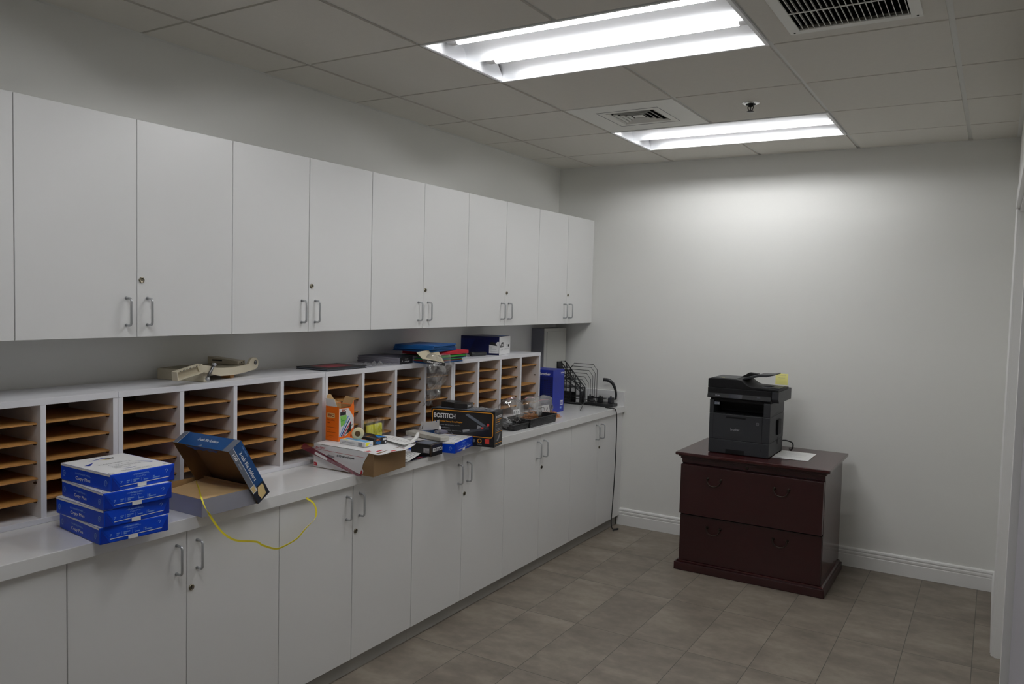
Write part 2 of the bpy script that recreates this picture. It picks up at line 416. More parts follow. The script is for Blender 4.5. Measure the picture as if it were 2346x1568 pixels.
# ------------------------------------------------------------------ ceiling lights
def light(y1, label):
    x0, x1 = GX[2], GX[4]; y0 = y1 - G
    t = thing('ceiling_light', label, 'light', ((x0 + x1) / 2, (y0 + y1) / 2, ZC), group='recessed fluorescent ceiling lights')
    hx = (x1 - x0) / 2; hy = G / 2
    b = MB(); w = .014
    for s in (-1, 1):
        b.box((-hx + .002, s * hy - (w if s > 0 else -.002), -.003), (hx - .002, s * hy - (.002 if s > 0 else -w), .006), REFL)
        b.box((s * hx - (w if s > 0 else -.002), -hy + w, -.003), (s * hx - (.002 if s > 0 else -w), hy - w, .006), REFL)
    b.build('frame', t)
    b = MB(); c = hy - w; n = 10
    for s in (-1, 1):                                       # two coved bays, one lamp in each
        cy = s * c / 2
        def cove(u, v, cy=cy):
            a = math.pi * u; q = c / 2
            return V((-hx + w + v * 2 * (hx - w), cy - q * math.copysign(abs(math.cos(a)) ** .75, math.cos(a)), .002 + .086 * math.sin(a) ** .75))
        b.surf(cove, 24, 1, REFM)
    b.box((-hx + .003, -hy + .003, .0925), (hx - .003, hy - .003, .097), REFL)
    for s in (-1, 1): b.box((-hx + .003, s * hy - .004, .004), (hx - .003, s * hy + .004, .0925), REFL) if False else b.box((-hx + .003, (hy - .006) if s > 0 else (-hy + .003), .006), (hx - .003, (hy - .003) if s > 0 else (-hy + .006), .0925), REFL)
    b.build('reflector', t)
    for s in (-1, 1):
        b = MB(); xi = hx - w
        b.prism([(-c, -.001), (c, -.001), (c, .02), (c * .85, .07), (c * .6, .088), (-c * .6, .088), (-c * .85, .07), (-c, .02)], 0, s * xi - .004, s * xi + .004, REFM)
        b.build('end_plate', t)
    for s in (-1, 1):
        cy = s * c / 2
        b = MB(); b.tube([(-hx + .075, cy, .054), (hx - .075, cy, .054)], .0185, LAMP, 14)
        for e in (-1, 1): b.lathe([(.0188, 0), (.0188, .03), (.013, .05), (.004, .056)], (e * (hx - .076), cy, .054), (e, 0, 0), LAMPEND, 14)
        b.build('lamp', t)
light(GY[4] , 'long twin-tube ceiling light nearer the camera, beside the slotted vent')
light(GY[7], 'third twin-tube ceiling light, overhead in front of the camera')
light(GY[1] , 'smaller-looking twin-tube ceiling light at the back, behind the sprinkler')

# square supply diffuser panel
dx, dy = (GX[2] + GX[3]) / 2 , (GY[2] + GY[3]) / 2
t = thing('air_diffuser', 'square white supply vent panel with stepped louvres next to the back light', 'vent', (dx, dy, ZC))
b = MB(); h = G / 2 - .010; k = .135
for x0, y0, x1, y1 in ((-h, -h, -k, h), (k, -h, h, h), (-k, -h, k, -k), (-k, k, k, h)): b.box((x0, y0, -.001), (x1, y1, .010), GRILLE)
for s in (-1, 1):
    b.box((-.172, s * .172 - .001, -.0022), (.172, s * .172 + .001, -.001), PANELD); b.box((s * .172 - .001, -.172, -.0022), (s * .172 + .001, .172, -.001), PANELD)
b.build('panel', t)
for r0, r1 in ((.132, .124), (.104, .097), (.077, .070), (.050, .042)):
    b = MB()
    for a in range(4):
        M = Matrix.Rotation(a * math.pi / 2, 4, 'Z')
        q = [(-r0, -r0, -.003), (r0, -r0, -.003), (r1, -r1, .004), (-r1, -r1, .004)]
        q2 = [(x, y, z + .003) for x, y, z in q]
        b.poly([M @ V(p) for p in q], GRILLE); b.poly([M @ V(p) for p in q2[::-1]], GRILLE)
        b.poly([M @ V(p) for p in (q[0], q2[0], q2[1], q[1])], GRILLE)
    b.build('louvre', t)
b = MB(); b.prism([(-.030, .004), (.030, .004), (.018, .014), (-.018, .014)], 1, -.030, .030, GRILLE); b.build('centre_plate', t)
b = MB(); b.box((-.14, -.14, .09), (.14, .14, .10), DARK)
for s in (-1, 1): b.box((-.14, s * .14 - .004, .011), (.14, s * .14 + .004, .09), DARK); b.box((s * .14 - .004, -.14, .011), (s * .14 + .004, .14, .09), DARK)
b.build('duct', t)

# return air grille
gx, gy = 2.439, -2.61
t = thing('return_air_grille', 'rectangular slotted white return air grille at the top right of the ceiling', 'vent', (gx, gy, ZC))
b = MB(); o, i = .2175, .181
for x0, y0, x1, y1 in ((-o, -o, -i, o), (i, -o, o, o), (-i, -o, i, -i), (-i, i, i, o)): b.box((x0, y0, -.007), (x1, y1, -.0005), GRILLE, bev=.0015)
for sx in (-1, 1):
    for sy in (-1, 1): b.lathe([(.004, 0), (.003, .0015)], (sx * .2, sy * .199, -.007), (0, 0, -1), DARK, 10)
b.build('frame', t)
for k in range(19):
    b = MB(); x = -.171 + k * .019
    b.box((-.0011, -.181, -.011), (.0011, .181, .011), GRILLE, Matrix.Translation((x, 0, .0065)) @ Matrix.Rotation(R(-20), 4, 'Y'))
    b.build('slat', t)
b = MB(); b.box((-.181, -.003, -.0068), (.181, .003, -.004), GRILLE); b.build('crossbar', t)
b = MB(); b.box((-.2, -.2, .10), (.2, .2, .11), DARK)
for s in (-1, 1): b.box((-.199, s * .199 - .003, .017), (.199, s * .199 + .003, .10), DARK); b.box((s * .199 - .003, -.199, .017), (s * .199 + .003, .199, .10), DARK)
b.build('duct', t)

t = thing('sprinkler_head', 'small fire sprinkler with a white ring in the ceiling before the back light', 'sprinkler', (1.8235, -1.4302, ZC))
b = MB(); b.lathe([(.043, 0), (.043, -.002), (.028, -.007), (.025, -.005), (.025, 0)], (0, 0, 0), (0, 0, 1), RING, 28); b.build('escutcheon', t)
b = MB(); b.lathe([(.0235, -.004), (.0235, -.008), (.010, -.009), (.009, -.018), (.006, -.019)], (0, 0, 0), (0, 0, 1), DARK, 18)
for s in (-1, 1): b.tube([(s * .010, 0, -.010), (s * .014, 0, -.022), (s * .008, 0, -.036), (0, 0, -.040)], .0028, STEEL)
b.lathe([(.003, -.018), (.003, -.038)], (0, 0, 0), (0, 0, 1), STEEL, 8)
b.lathe([(.018, -.041), (.018, -.043), (.004, -.044)], (0, 0, 0), (0, 0, 1), STEEL, 18); b.build('nozzle', t)

# ------------------------------------------------------------------ cabinets
PY = .4132; Y0 = -.006
def handle_mesh(x, y, z0, z1, r=.0045, out=.030):
    b = MB(); p = [(x, y, z0)]
    for a in range(0, 91, 18): p.append((x + out - .012 + .012 * math.sin(R(a)), y, z0 + .012 - .012 * math.cos(R(a))))
    for a in range(0, 91, 18): p.append((x + out - .012 + .012 * math.cos(R(a)), y, z1 - .012 + .012 * math.sin(R(a))))
    p.append((x, y, z1)); b.tube(p, r, CHROME, 10)
    for z in (z0, z1): b.lathe([(.0062, 0), (.0062, .0012)], (x, y, z), (1, 0, 0), CHROME, 12)
    return b
def lock_mesh(x, y, z):
    b = MB(); b.lathe([(.0105, 0), (.0105, .003), (.008, .005), (.0072, .0042), (.0015, .0042)], (x, y, z), (1, 0, 0), LOCKM, 20)
    b.box((x + .0043, y - .001, z - .0055), (x + .0049, y + .001, z + .0055), DARK); return b
def cabinet(k, upper, label):
    """k-th two-door unit from the back wall"""
    ya, ym, yb = Y0 - PY * 2 * (k + 1), Y0 - PY * (2 * k + 1), Y0 - PY * 2 * k
    t = thing('wall_cabinet' if upper else 'base_cabinet', label, 'cabinet', (0, (ya + yb) / 2, 1.492 if upper else 0),
              group='white upper wall cabinets' if upper else 'white base cabinets under the counter')
    oy, oz = (ya + yb) / 2, (1.492 if upper else 0)
    hw = PY - .0006
    b = MB()
    if upper:
        xd, zt, zb = .286, 2.257 - oz, .0
        b.box((.002, -hw, .001), (xd - .001, hw, .762), LAM)
    else:
        xd, zt, zb = .566, .8405, .0718
        b.box((.002, -hw, .0725), (xd - .001, hw, .8425), LAM)
    b.build('carcass', t)
    if not upper:
        b = MB(); b.box((.1, -hw, 0.0003), (.5665 - .006, hw, .0722), KICK); b.build('toe_kick', t)
    g = .0016
    for s, (a, c) in ((-1, (ya, ym)), (1, (ym, yb))):
        b = MB(); b.box((xd, a - oy + g, zb), (xd + .019, c - oy - g, zt), LAM, bev=.0008, seg=1)
        d = b.build('door', t)
        hy = s * .0405 ; z = (1.5345 - oz, 1.6295 - oz) if upper else (.7005, .7985)
        handle_mesh(xd + .019, hy, *z).build('handle', d)
        if s > 0: lock_mesh(xd + .019, .0175, 1.6945 - oz if upper else .6375).build('lock', d)
    return t
UL = ['wall cabinet at the far end by the corner, above the black hole punch', 'second wall cabinet from the corner, above the navy toner carton', 'middle wall cabinet, above the blue folders',
      'wall cabinet above the black notebook and grey pads', 'wall cabinet above the old paper cutter', 'wall cabinet cut off by the left edge of the photo']
BL = ['base cabinet at the far corner, with the black cord hanging before it', 'base cabinet under the two black mesh baskets', 'base cabinet under the heavy stapler carton',
      'base cabinet under the envelope carton', 'base cabinet under the folder box, its left door under the reams', 'base cabinet cut off by the left edge of the photo']
for k in range(6): cabinet(k, True, UL[k]); cabinet(k, False, BL[k])
YL = Y0 - PY * 12
# fillers to the back wall
b = MB(); b.box((.002, Y0 + .0006, .0725), (.583, -.0005, .8425), LAM); b.box((.1, Y0 + .0006, .0003), (.5605, -.017, .0722), KICK); tag(b.build('filler_strip'), 'narrow white filler between the base cabinets and the back wall', 'filler')
b = MB(); b.box((.002, Y0 + .0006, 1.4935), (.304, -.0005, 2.2545), LAM); tag(b.build('filler_strip'), 'narrow white filler between the wall cabinets and the back wall', 'filler')

t = thing('countertop', 'long white laminate countertop running over all the base cabinets', 'counter', (0, -2.4, .843))
b = MB(); b.box((.001, YL + 2.4, 0), (.600, 2.3995, .045), COUNTER, bev=.002); b.build('worktop', t)
b = MB(); b.box((.002, 2.3995 - .019, .0452), (.598, 2.3995, .153), COUNTER, bev=.0015); b.build('splash', t)
CZt = .8885

# ------------------------------------------------------------------ mail sorters
def sorter(k, label):
    yb = -.735 - 1.0163 * k; ya = yb - 1.0145; W = yb - ya
    t = thing('mail_sorter', label, 'sorter', (0, ya, CZt), group='white literature sorters along the counter')
    H = 1.300 - CZt; th = .0178; D = .285
    b = MB()
    b.box((.003, 0, H - .022), (D, W, H), EDGE, bev=.0008, seg=1)
    b.box((.003, 0, 0), (D, W, .0176), EDGE, bev=.0008, seg=1)
    n = 4; cell = (W - th) / n; inner = []
    for i in range(n + 1):
        y = i * cell
        b.box((.006, y, .0176), (D - .0015, y + th, H - .022), LAMIN)
        b.rect(F((D - .0015, y, .0176), (0, 1, 0), (0, 0, 1)), 0, 0, th, H - .0396, EDGE, .0003)
    pitch = .0638
    for c in range(n):
        for s in range(5):
            z = H - .022 - pitch * (s + 1) + .003
            for yy in (c * cell + th, (c + 1) * cell - .006): b.box((D - .036, yy, z - .0085), (D - .026, yy + .006, z - .0028), PEG)
    b.build('case', t)
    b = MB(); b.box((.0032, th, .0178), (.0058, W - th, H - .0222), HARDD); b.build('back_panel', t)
    rg = random.Random(k)
    for c in range(n):
        for s in range(5):
            if k == 0 and c == 3 and s == 1: continue
            z = H - .022 - pitch * (s + 1) + .003
            x1 = D - .020 + rg.uniform(-.004, .004); x0 = .0062
            tilt = rg.uniform(-.0012, .0012)
            if k == 1 and c == 3 and s == 1: x1 += .026; x0 += .02
            if k == 3 and c == 2 and s == 3: z += .010
            y0, y1 = c * cell + th + .0015, (c + 1) * cell - .0015
            b = MB()
            b.prism([(y0, z - .0026), (y1, z - .0026 + tilt), (y1, z + .0026 + tilt), (y0, z + .0026)], 0, x0, x1, HARD)
            b.build('shelf', t)
for k, l in enumerate(['sorter at the far end, with the navy toner carton on top', 'sorter under the blue folders and grey pads, with crumpled film over its front',
                       'sorter with the beige paper cutter on top', 'sorter at the left edge behind the ream stack']): sorter(k, l)

# ------------------------------------------------------------------ paper reams
def ream():
    t = thing('paper_ream', '', 'ream', group='stacked reams of copy paper')
    L, W, H = .279, .216, .0528
    b = MB(); b.box((-L, 0, 0), (0, W, H - .0005), BLUE, bev=.0035, seg=2)
    f = F((0, -.0002, 0), (1, 0, 0), (0, 0, 1))
    b.dec(f, [(-L + .002, H - .007), (-.004, H - .007), (-.004, H - .0008), (-L + .002, H - .0008)], WHITE, .0003)
    b.text(f, 'Copy Plus', -.15, .0165, .082, .0125, WHITE, .02)
    b.text(f, 'HAMMERMILL', -.15, .032, .086, .0055, PALEB, .01)
    for x in (-L + .022, -.026):                            # swirl emblems
        pts = [(x + .008 * math.cos(a * .5) * (1 - a * .045), .022 + .012 * math.sin(a * .5) * (1 - a * .045)) for a in range(0, 17)]
        b.stroke(f, pts, .0022, PALEB)
    f = F((.0002, 0, 0), (0, 1, 0), (0, 0, 1))
    b.dec(f, [(.002, .003), (.030, .003), (.003, H - .006)], BLUED, .0003); b.dec(f, [(W - .002, .003), (W - .028, .004), (W - .003, H - .006)], BLUED, .0003)
    b.dec(f, [(.004, H - .004), (W - .006, H - .004), (W - .020, .0145), (.032, .0130)], BLUE, .0009)
    b.stroke(f, [(.030, .0125), (W - .022, .0145)], .0022, WHITE, .0012)
    b.rect(f, .086, .0015, .116, .0125, WHITE, .0014)
    b.text(f, 'HAMMERMILL', .098, .0415, .056, .0052, PALEB, .01, .0012); b.text(f, 'Copy Plus', .098, .0335, .034, .0052, PALEB, .01, .0012)
    for x, w in ((.050, .012), (.072, .020), (.106, .022), (.138, .024)):
        b.lines(f, x, .0185, x + w, .0285, 2, PALEB, int(x * 1e4), .7, .0012)
    for x in (.066, .098, .134): b.rect(f, x, .018, x + .0006, .029, PALEB, .0012)
    b.stroke(f, [(.030, .020), (.036, .027), (.030, .027)], .0016, PALEB, .0012); b.stroke(f, [(.184, .030), (.190, .037), (.186, .041), (.180, .037)], .0016, PALEB, .0012)
    b.build('wrapper', t)
    b = MB(); b.box((-L + .0012, .0012, H - .001), (-.0025, W - .006, H), WHITE); f = TOP(H)
    b.dec(f, [(.018, .175), (.062, .200), (.030, .163)], BLUED); b.dec(f, [(.060, .225), (.115, .248), (.145, .232), (.112, .238)], BLUED)
    b.dec(f, [(.100, .222), (.125, .232), (.130, .214), (.118, .208)], TAN); b.dec(f, [(.118, .236), (.150, .236), (.142, .218), (.128, .225)], INK)
    b.dec(f, [(.106, .222), (.118, .222), (.114, .212)], FGREEN)
    b.dec(f, [(.160, .135), (.196, .085), (.186, .078)], BLUED)
    b.dec(f, [(.070, .052), (.100, .048), (.122, .058), (.100, .053)], BLUED)
    b.text(f, 'HAMMERMILL', .105, .150, .110, .010, GREYINK, .0); b.text(f, 'Copy Plus', .100, .122, .070, .010, GREYINK, 0)
    b.lines(f, .060, .070, .160, .108, 4, GREYINK, 5, .28); b.lines(f, .05, .018, .15, .034, 2, GREYINK, 6, .3)
    b.disc(f, .014, .020, .009, GREYINK, n=18); b.disc(f, .014, .020, .007, WHITE, .0006, 18); b.rect(f, .186, .016, .198, .022, GREYINK)
    b.build('top_sheet', t)
    return t
r0 = ream(); H = .0531
r0.location = (.6457, -4.0732, CZt); r0.rotation_euler.z = -R(7.1); r0['label'] = 'bottom ream of the stack of four blue copy paper reams'
dup(r0, (.6575, -4.0656, CZt + H), 2.2, 'second blue ream from the bottom of the four-ream stack')
dup(r0, (.6590, -4.0680, CZt + 2 * H), 6.2, 'third blue ream from the bottom of the four-ream stack')
dup(r0, (.660, -4.0460, CZt + 3 * H), 1.0, 'top ream of the stack of four, its white printed lid showing')
r5 = dup(r0, (.665, -2.2575, CZt), -12, 'single blue paper ream lying between the small black box and the stapler carton', 'loose ream by the stapler carton')
r5.scale = (1, 1.07, 1)

# ------------------------------------------------------------------ folder box: tray and tipped lid
t = thing('box_tray', 'open grey and kraft box tray lying right of the ream stack', 'box', (.632, -3.7015, CZt), 0.6)
L, W, Hh, th = .305, .232, .062, .002
b = MB()
b.box((-L, 0, 0), (0, W, th), KRAFT)
for lo, hi, fo in (((-L, 0, th), (0, th, Hh), None), ((-L, W - th, th), (0, W, Hh), None), ((-L, th, th), (-L + th, W - th, Hh), None), ((-th, th, th), (0, W - th, Hh), None)): b.box(lo, hi, KRAFT)
for f, a, c in ((F((0, 0, 0), (1, 0, 0), (0, 0, 1)), -L, 0), (F((0, 0, 0), (0, 1, 0), (0, 0, 1)), 0, W)): b.rect(f, a, 0, c, Hh - .0006, GREYB, .0005)
b.rect(F((-L, 0, 0), (0, -1, 0), (0, 0, 1)), -W, 0, 0, Hh - .0006, GREYB, .0005); b.rect(F((0, W, 0), (-1, 0, 0), (0, 0, 1)), 0, 0, L, Hh - .0006, GREYB, .0005)
b.build('tray', t)
b = MB()                                                    # loose kraft liner bowed up inside the tray
b.sheet(lambda u, v: V((-L + .006 + u * (L - .012), .006 + v * (W - .012), .050 + .007 * u + .004 * (2 * v - 1) ** 2 - .020 * (1 - u) * (1 - v) - .004 * math.sin(u * 3.1))), 14, 14, .001, KRAFTL)
b.build('liner', t)

lid = bpy.data.objects.new('folder_box', None); COL.objects.link(lid); lid.empty_display_size = .05
tag(lid, 'navy blue folder box half with white lettering tipped up against the open kraft tray', 'box')
e1 = V((0, -.532, .847)); e2 = V((0, .847, .532)); ex = V((1, 0, 0))
lid.matrix_world = Matrix(((1, 0, 0, .645), (0, e2.y, e1.y, -3.4695), (0, e2.z, e1.z, CZt + .0003), (0, 0, 0, 1))) @ Matrix.Rotation(R(0), 4, 'Z')
# local axes: x = along the box, y = depth (open side at 0), z = up the lid
L, D, A, th = .308, .063, .250, .002
b = MB()
b.box((-L, D - th, 0), (0, D, A), KRAFTD); b.box((-L, 0, 0), (0, D - th, th), KRAFTD); b.box((-L, 0, A - th), (0, D - th, A), KRAFTD)
b.box((-th, 0, th), (0, D - th, A - th), KRAFTD); b.box((-L, 0, th), (-L + th, D - th, A - th), KRAFTD)
fx = F((0, 0, 0), (0, 0, -1), (0, 1, 0))                    # the end that faces the room; text runs down the lid
b.rect(fx, -A, 0, 0, D, NAVY, .0004)
b.rect(fx, -A, 0, -.062, .020, GREYD, .0006); b.stroke(fx, [(-A + .002, .021), (-.062, .021)], .0018, WHITE, .0009)
b.rect(fx, -.060, 0, 0, D, NAVYD, .0006); b.rect(fx, -.075, .002, -.046, .024, WHITE, .0009); b.rect(fx, -.073, .004, -.049, .019, TAN, .0011)
b.dec(fx, [(-.054, .030), (-.054, .052), (-.044, .055), (-.010, .048), (-.006, .022), (-.030, .018)], TAN, .0010)
b.text(fx, '3-tab file folders', -.150, .037, .132, .014, WHITE, .012, .0010); b.text(fx, '100', -.215, .0105, .030, .011, WHITE, .02, .0012)
b.text(fx, 'Office DEPOT', -.205, .055, .048, .0055, PALEB, .01, .0012); b.lines(fx, -.185, .006, -.085, .014, 1, GREYINK, 3, .5, .0011)
ft = F((0, 0, A), (1, 0, 0), (0, 1, 0))                      # the upper edge
b.rect(ft, -L, 0, 0, D, NAVY, .0004); b.rect(ft, -L, 0, -L + .026, D, GREYD, .0006); b.stroke(ft, [(-L + .026, 0), (-L + .026, D)], .0016, WHITE, .0009)
b.rect(ft, -.034, 0, 0, D, GREYD, .0006); b.text(ft, '3-tab file folders', -.145, .036, .110, .013, WHITE, .012, .0010)
b.dec(ft, [(-.17, .003), (-.155, .012), (-.150, .004)], GREYINK, .0010)
b.rect(F((0, D, 0), (-1, 0, 0), (0, 0, 1)), 0, 0, L, A, NAVY, .0004); b.rect(F((-L, 0, 0), (0, 0, 1), (0, 1, 0)), 0, 0, A, D, NAVY, .0004); b.rect(F((0, 0, 0), (-1, 0, 0), (0, 1, 0)), 0, 0, L, D, NAVYD, .0004)
b.build('shell', lid)
b = MB()                                                    # torn paper fringe along the upper mouth edge
b.surf(lambda u, v: V((-.235 + .19 * u, -.001 - .003 * math.sin(u * 9), A - .001 - v * (.016 * math.sin(math.pi * u) ** .7 + .004 * math.sin(u * 31)))), 16, 2, NAVY)
b.build('torn_flap', lid)

def smooth_path(pts, n=5):
    P = [V(p) for p in pts]; out = []
    for i in range(len(P) - 1):
        a, b_, c, d = P[max(i - 1, 0)], P[i], P[i + 1], P[min(i + 2, len(P) - 1)]
        for k in range(n):
            t = k / n
            out.append(.5 * ((2 * b_) + (c - a) * t + (2 * a - 5 * b_ + 4 * c - d) * t * t + (3 * b_ - a - 3 * c + d) * t ** 3))
    return out + [P[-1]]
b = MB()
sp = smooth_path([(.345, -3.505, .936), (.43, -3.56, .934), (.55, -3.645, .944), (.612, -3.690, .956), (.6345, -3.7045, .9555), (.648, -3.703, .930), (.652, -3.690, .905), (.652, -3.663, .862), (.650, -3.628, .820), (.645, -3.588, .789), (.64, -3.548, .770), (.635, -3.468, .746), (.633, -3.437, .725), (.632, -3.374, .695), (.632, -3.331, .694), (.630, -3.264, .706), (.628, -3.219, .733), (.625, -3.166, .760), (.620, -3.152, .790), (.612, -3.160, .822), (.6035, -3.19, .847)], 6)
k = b.mi(YEL); prev = None
for i, p in enumerate(sp):
    tdir = (sp[min(i + 1, len(sp) - 1)] - sp[max(i - 1, 0)]).normalized()
    nrm = V((math.cos(i * .045), .25 * math.sin(i * .09), 1.0 if i < 30 else .25)).normalized()
    side = tdir.cross(nrm).normalized() * .0036; nn = side.cross(tdir).normalized() * .0005
    ring = [b.bm.verts.new(p + side + nn), b.bm.verts.new(p - side + nn), b.bm.verts.new(p - side - nn), b.bm.verts.new(p + side - nn)]
    if prev:
        for j in range(4): f = b.bm.faces.new((prev[j], prev[(j + 1) % 4], ring[(j + 1) % 4], ring[j])); f.material_index = k
    else: b.bm.faces.new(ring[::-1]).material_index = k
    prev = ring
b.bm.faces.new(prev).material_index = k
tag(b.build('packing_strap'), 'yellow plastic packing strap looping out of the open tray over the cabinet doors', 'strap')

# ------------------------------------------------------------------ envelope carton and what is on it
t = thing('envelope_carton', 'white and kraft envelope carton at the counter edge, its torn lid bowed down', 'box', (.690, -2.890, CZt))
N, Lf, Rr, Bk = V((0, 0)), V((-.352, .004)), V((-.030, .250)), V((-.382, .252)); Hh = .1045; th = .003
b = MB()
def wall(p, q, z0, z1, m): 
    d = (q - p).normalized(); n = V((-d.y, d.x)) * th
    b.prism([(p.x, p.y), (q.x, q.y), (q.x + n.x, q.y + n.y), (p.x + n.x, p.y + n.y)], 2, z0, z1, m)
b.prism([tuple(N), tuple(Rr), tuple(Bk), tuple(Lf)], 2, 0, th, KRAFTD)
wall(N, Rr, th, Hh - .006, KRAFTD); wall(Rr, Bk, th, Hh - .004, KRAFTD); wall(Bk, Lf, th, Hh - .004, KRAFTD); wall(Lf, N, th, Hh - .006, KRAFTD)
b.build('carton', t)
b = MB()                                                    # white printed side with a ragged torn right edge
d = (N - Lf).normalized(); f = F(V((Lf.x, Lf.y, 0)), V((d.x, d.y, 0)), (0, 0, 1)); Lw = (N - Lf).length
edge = [(.292, .004), (.296, .020), (.289, .030), (.293, .048), (.300, .060), (.308, .075), (.316, .085), (.324, .097), (.328, .1035)]
k = b.mi(WHITE)
for l, fl in ((.0022, False), (.0008, True)):
    q = [f.p(0, .002, l), ] + [f.p(x, z, l) for x, z in edge] + [f.p(0, .1035, l)]
    b.poly(q if not fl else q[::-1], WHITE)
E2 = [(0, .002)] + edge + [(0, .1035)]
for (x0, z0), (x1, z1) in zip(E2, E2[1:] + E2[:1]): b.poly([f.p(x0, z0, .0008), f.p(x1, z1, .0008), f.p(x1, z1, .0022), f.p(x0, z0, .0022)], WHITE)
b.stroke(f, [(.006, .082), (.305, .078)], .0014, RED, .0026); b.text(f, 'Office DEPOT', .040, .090, .064, .0085, RED, .02, .0028)
b.text(f, '#10 envelopes', .192, .066, .104, .0125, INK, .025, .0028)
b.dec(f, [(.066, .052), (.090, .066), (.130, .060), (.104, .045)], GREYINK, .0026); b.dec(f, [(.002, .006), (.024, .006), (.018, .022), (.002, .022)], RED, .0026); b.text(f, '10', .009, .014, .006, .007, WHITE, .02, .003)
b.dec(f, [(.278, .004), (.291, .004), (.292, .016), (.285, .024)], RED, .0027); b.stroke(f, [(.135, .026), (.152, .036)], .002, RED, .0026)
b.build('printed_side', t)
b = MB()                                                    # white lid, sagging along the front lip
def lidf(u, v):
    x0 = Lf.lerp(Bk, v); x1 = (N + V((.012, -.002))).lerp(Rr + V((.05, .012)), v)
    p = x0.lerp(x1, u)
    s = max(0, (u - .55) / .45)
    z = Hh + .0016 + .001 * math.sin(u * 20) * s - .015 * s ** 2 * math.sin(math.pi * min(1, v * .9 + .1)) + .004 * s * math.sin(v * 9 + u * 4)
    return V((p.x, p.y, z))
b.sheet(lidf, 22, 16, .0012, WHITE)
def on_lid(u0, v0, u1, v1, m):
    b.poly([lidf(u0, v0) + V((0, 0, .0006)), lidf(u1, v0) + V((0, 0, .0006)), lidf(u1, v1) + V((0, 0, .0006)), lidf(u0, v1) + V((0, 0, .0006))], m)
for q in ((.80, .06, .83, .16), (.86, .22, .885, .36), (.80, .03, .81, .10)): on_lid(*q, RED)
on_lid(.965, .40, .99, .52, REDP); on_lid(.95, .74, .98, .75, RED); on_lid(.93, .755, .955, .765, RED)
b.build('lid', t)
zt = CZt + Hh + .0024
def carton(name, label, cat, loc, yaw, L, W, H, m, bev=.0008):
    t = thing(name, label, cat, loc, yaw); b = MB(); b.box((-L, 0, 0), (0, W, H), m, bev=bev, seg=1); return t, b
# crumpled papers lying over the lid and down on the counter
rgp = random.Random(3)
def paper(name, label, corners, th, waves, deco=None, m=PAPER):
    c = [V(p) for p in corners]; b = MB()
    def fn(u, v):
        p = c[0].lerp(c[1], u).lerp(c[3].lerp(c[2], u), v); return p + V((0, 0, waves(u, v)))
    b.sheet(fn, 16, 12, th, m)
    if deco: deco(b, fn)
    return tag(b.build(name), label, 'paper')
def rectp(b, fn, u0, v0, u1, v1, m):
    n = 4
    for i in range(n):
        a, c = u0 + (u1 - u0) * i / n, u0 + (u1 - u0) * (i + 1) / n
        b.poly([fn(a, v0) + V((0, 0, .0007)), fn(c, v0) + V((0, 0, .0007)), fn(c, v1) + V((0, 0, .0007)), fn(a, v1) + V((0, 0, .0007))], m)
def deco1(b, fn):
    for k in range(6): rectp(b, fn, .08 + k * .025, .60, .092 + k * .025, .80, GREYINK)
    rectp(b, fn, .03, .08, .22, .34, GREYINK)
    for k in range(7): rectp(b, fn, .40, .1 + k * .09, .9, .12 + k * .09, GREYINK)
paper('mailing_envelope', 'navy and red glossy mailer under the loose white letter', [(.606, -2.575, CZt + .0012), (.602, -2.39, CZt + .0012), (.42, -2.40, CZt + .0012), (.42, -2.60, CZt + .0012)], .001, lambda u, v: 0.0,
      lambda b, fn: (rectp(b, fn, .60, .03, .80, .12, FMAROON), rectp(b, fn, .02, .5, .98, .55, WHITE)), NAVYD)
paper('letter', 'white printed letter with a barcode hanging by the counter edge', [(.626, -2.582, CZt + .0075), (.560, -2.392, CZt + .0115), (.425, -2.385, CZt + .012), (.43, -2.61, CZt + .004)], .0006, lambda u, v: .006 * math.sin(3.1 * u) * math.sin(3.1 * v), deco1)
def deco2(b, fn):
    for k in range(8): rectp(b, fn, .3, .1 + k * .09, .86, .11 + k * .09, GREYINK)
paper('sheet_of_paper', 'creased white sheet spread over the far end of the envelope carton', [(.70, -2.70, zt + .006), (.655, -2.56, zt - .004), (.40, -2.47, zt - .016), (.42, -2.64, zt + .003)], .0006, lambda u, v: .007 * math.sin(6 * u + 2 * v) * math.sin(3.1 * v) , deco2)
b = MB()
b.tube(smooth_path([(.56, -2.50, .962), (.55, -2.45, .966), (.53, -2.40, .972), (.50, -2.345, .985)], 4), [.004, .005, .006, .007, .008, .009, .009, .009, .010, .010, .009, .008, .006], PAPER, 10)
tag(b.build('rolled_paper'), 'curled grey-white paper roll propped behind the loose letter', 'paper')
# tape carton and tape roll
t, b = carton('tape_carton', 'flat white and light blue tape carton on the envelope carton', 'box', (.587, -2.829, zt), 0, .150, .052, .0205, WHITE)
f = LEFT(); b.rect(f, -.04, .003, -.018, .017, GREYINK); b.lines(f, -.135, .006, -.06, .015, 2, GREYINK, 4, .4)
f = RIGHT(); b.dec(f, [(.003, .002), (.003, .018), (.032, .018), (.018, .004)], YELLOW); b.lines(f, .03, .004, .048, .012, 2, PALEB, 3, .5)
f = TOP(.0205); b.dec(f, [(.006, .005), (.046, .005), (.046, .145), (.026, .145)], LTBLUE); b.dec(f, [(.003, .1), (.022, .142), (.003, .142)], YELLOW)
b.build('carton', t)
t = thing('tape_roll', 'roll of clear tape standing on the tape carton', 'tape', (.505, -2.785, zt + .0207), -32)
b = MB()
b.lathe([(.013, -.0095), (.0265, -.0095), (.0265, .0095), (.013, .0095), (.013, -.0095)], (0, 0, .0265), (0, 1, 0), TAPE, 32); b.build('tape', t)
b = MB(); b.lathe([(.0115, -.0097), (.0129, -.0097), (.0129, .0097), (.0115, .0097), (.0115, -.0097)], (0, 0, .0265), (0, 1, 0), KRAFTD, 28); b.build('core', t)
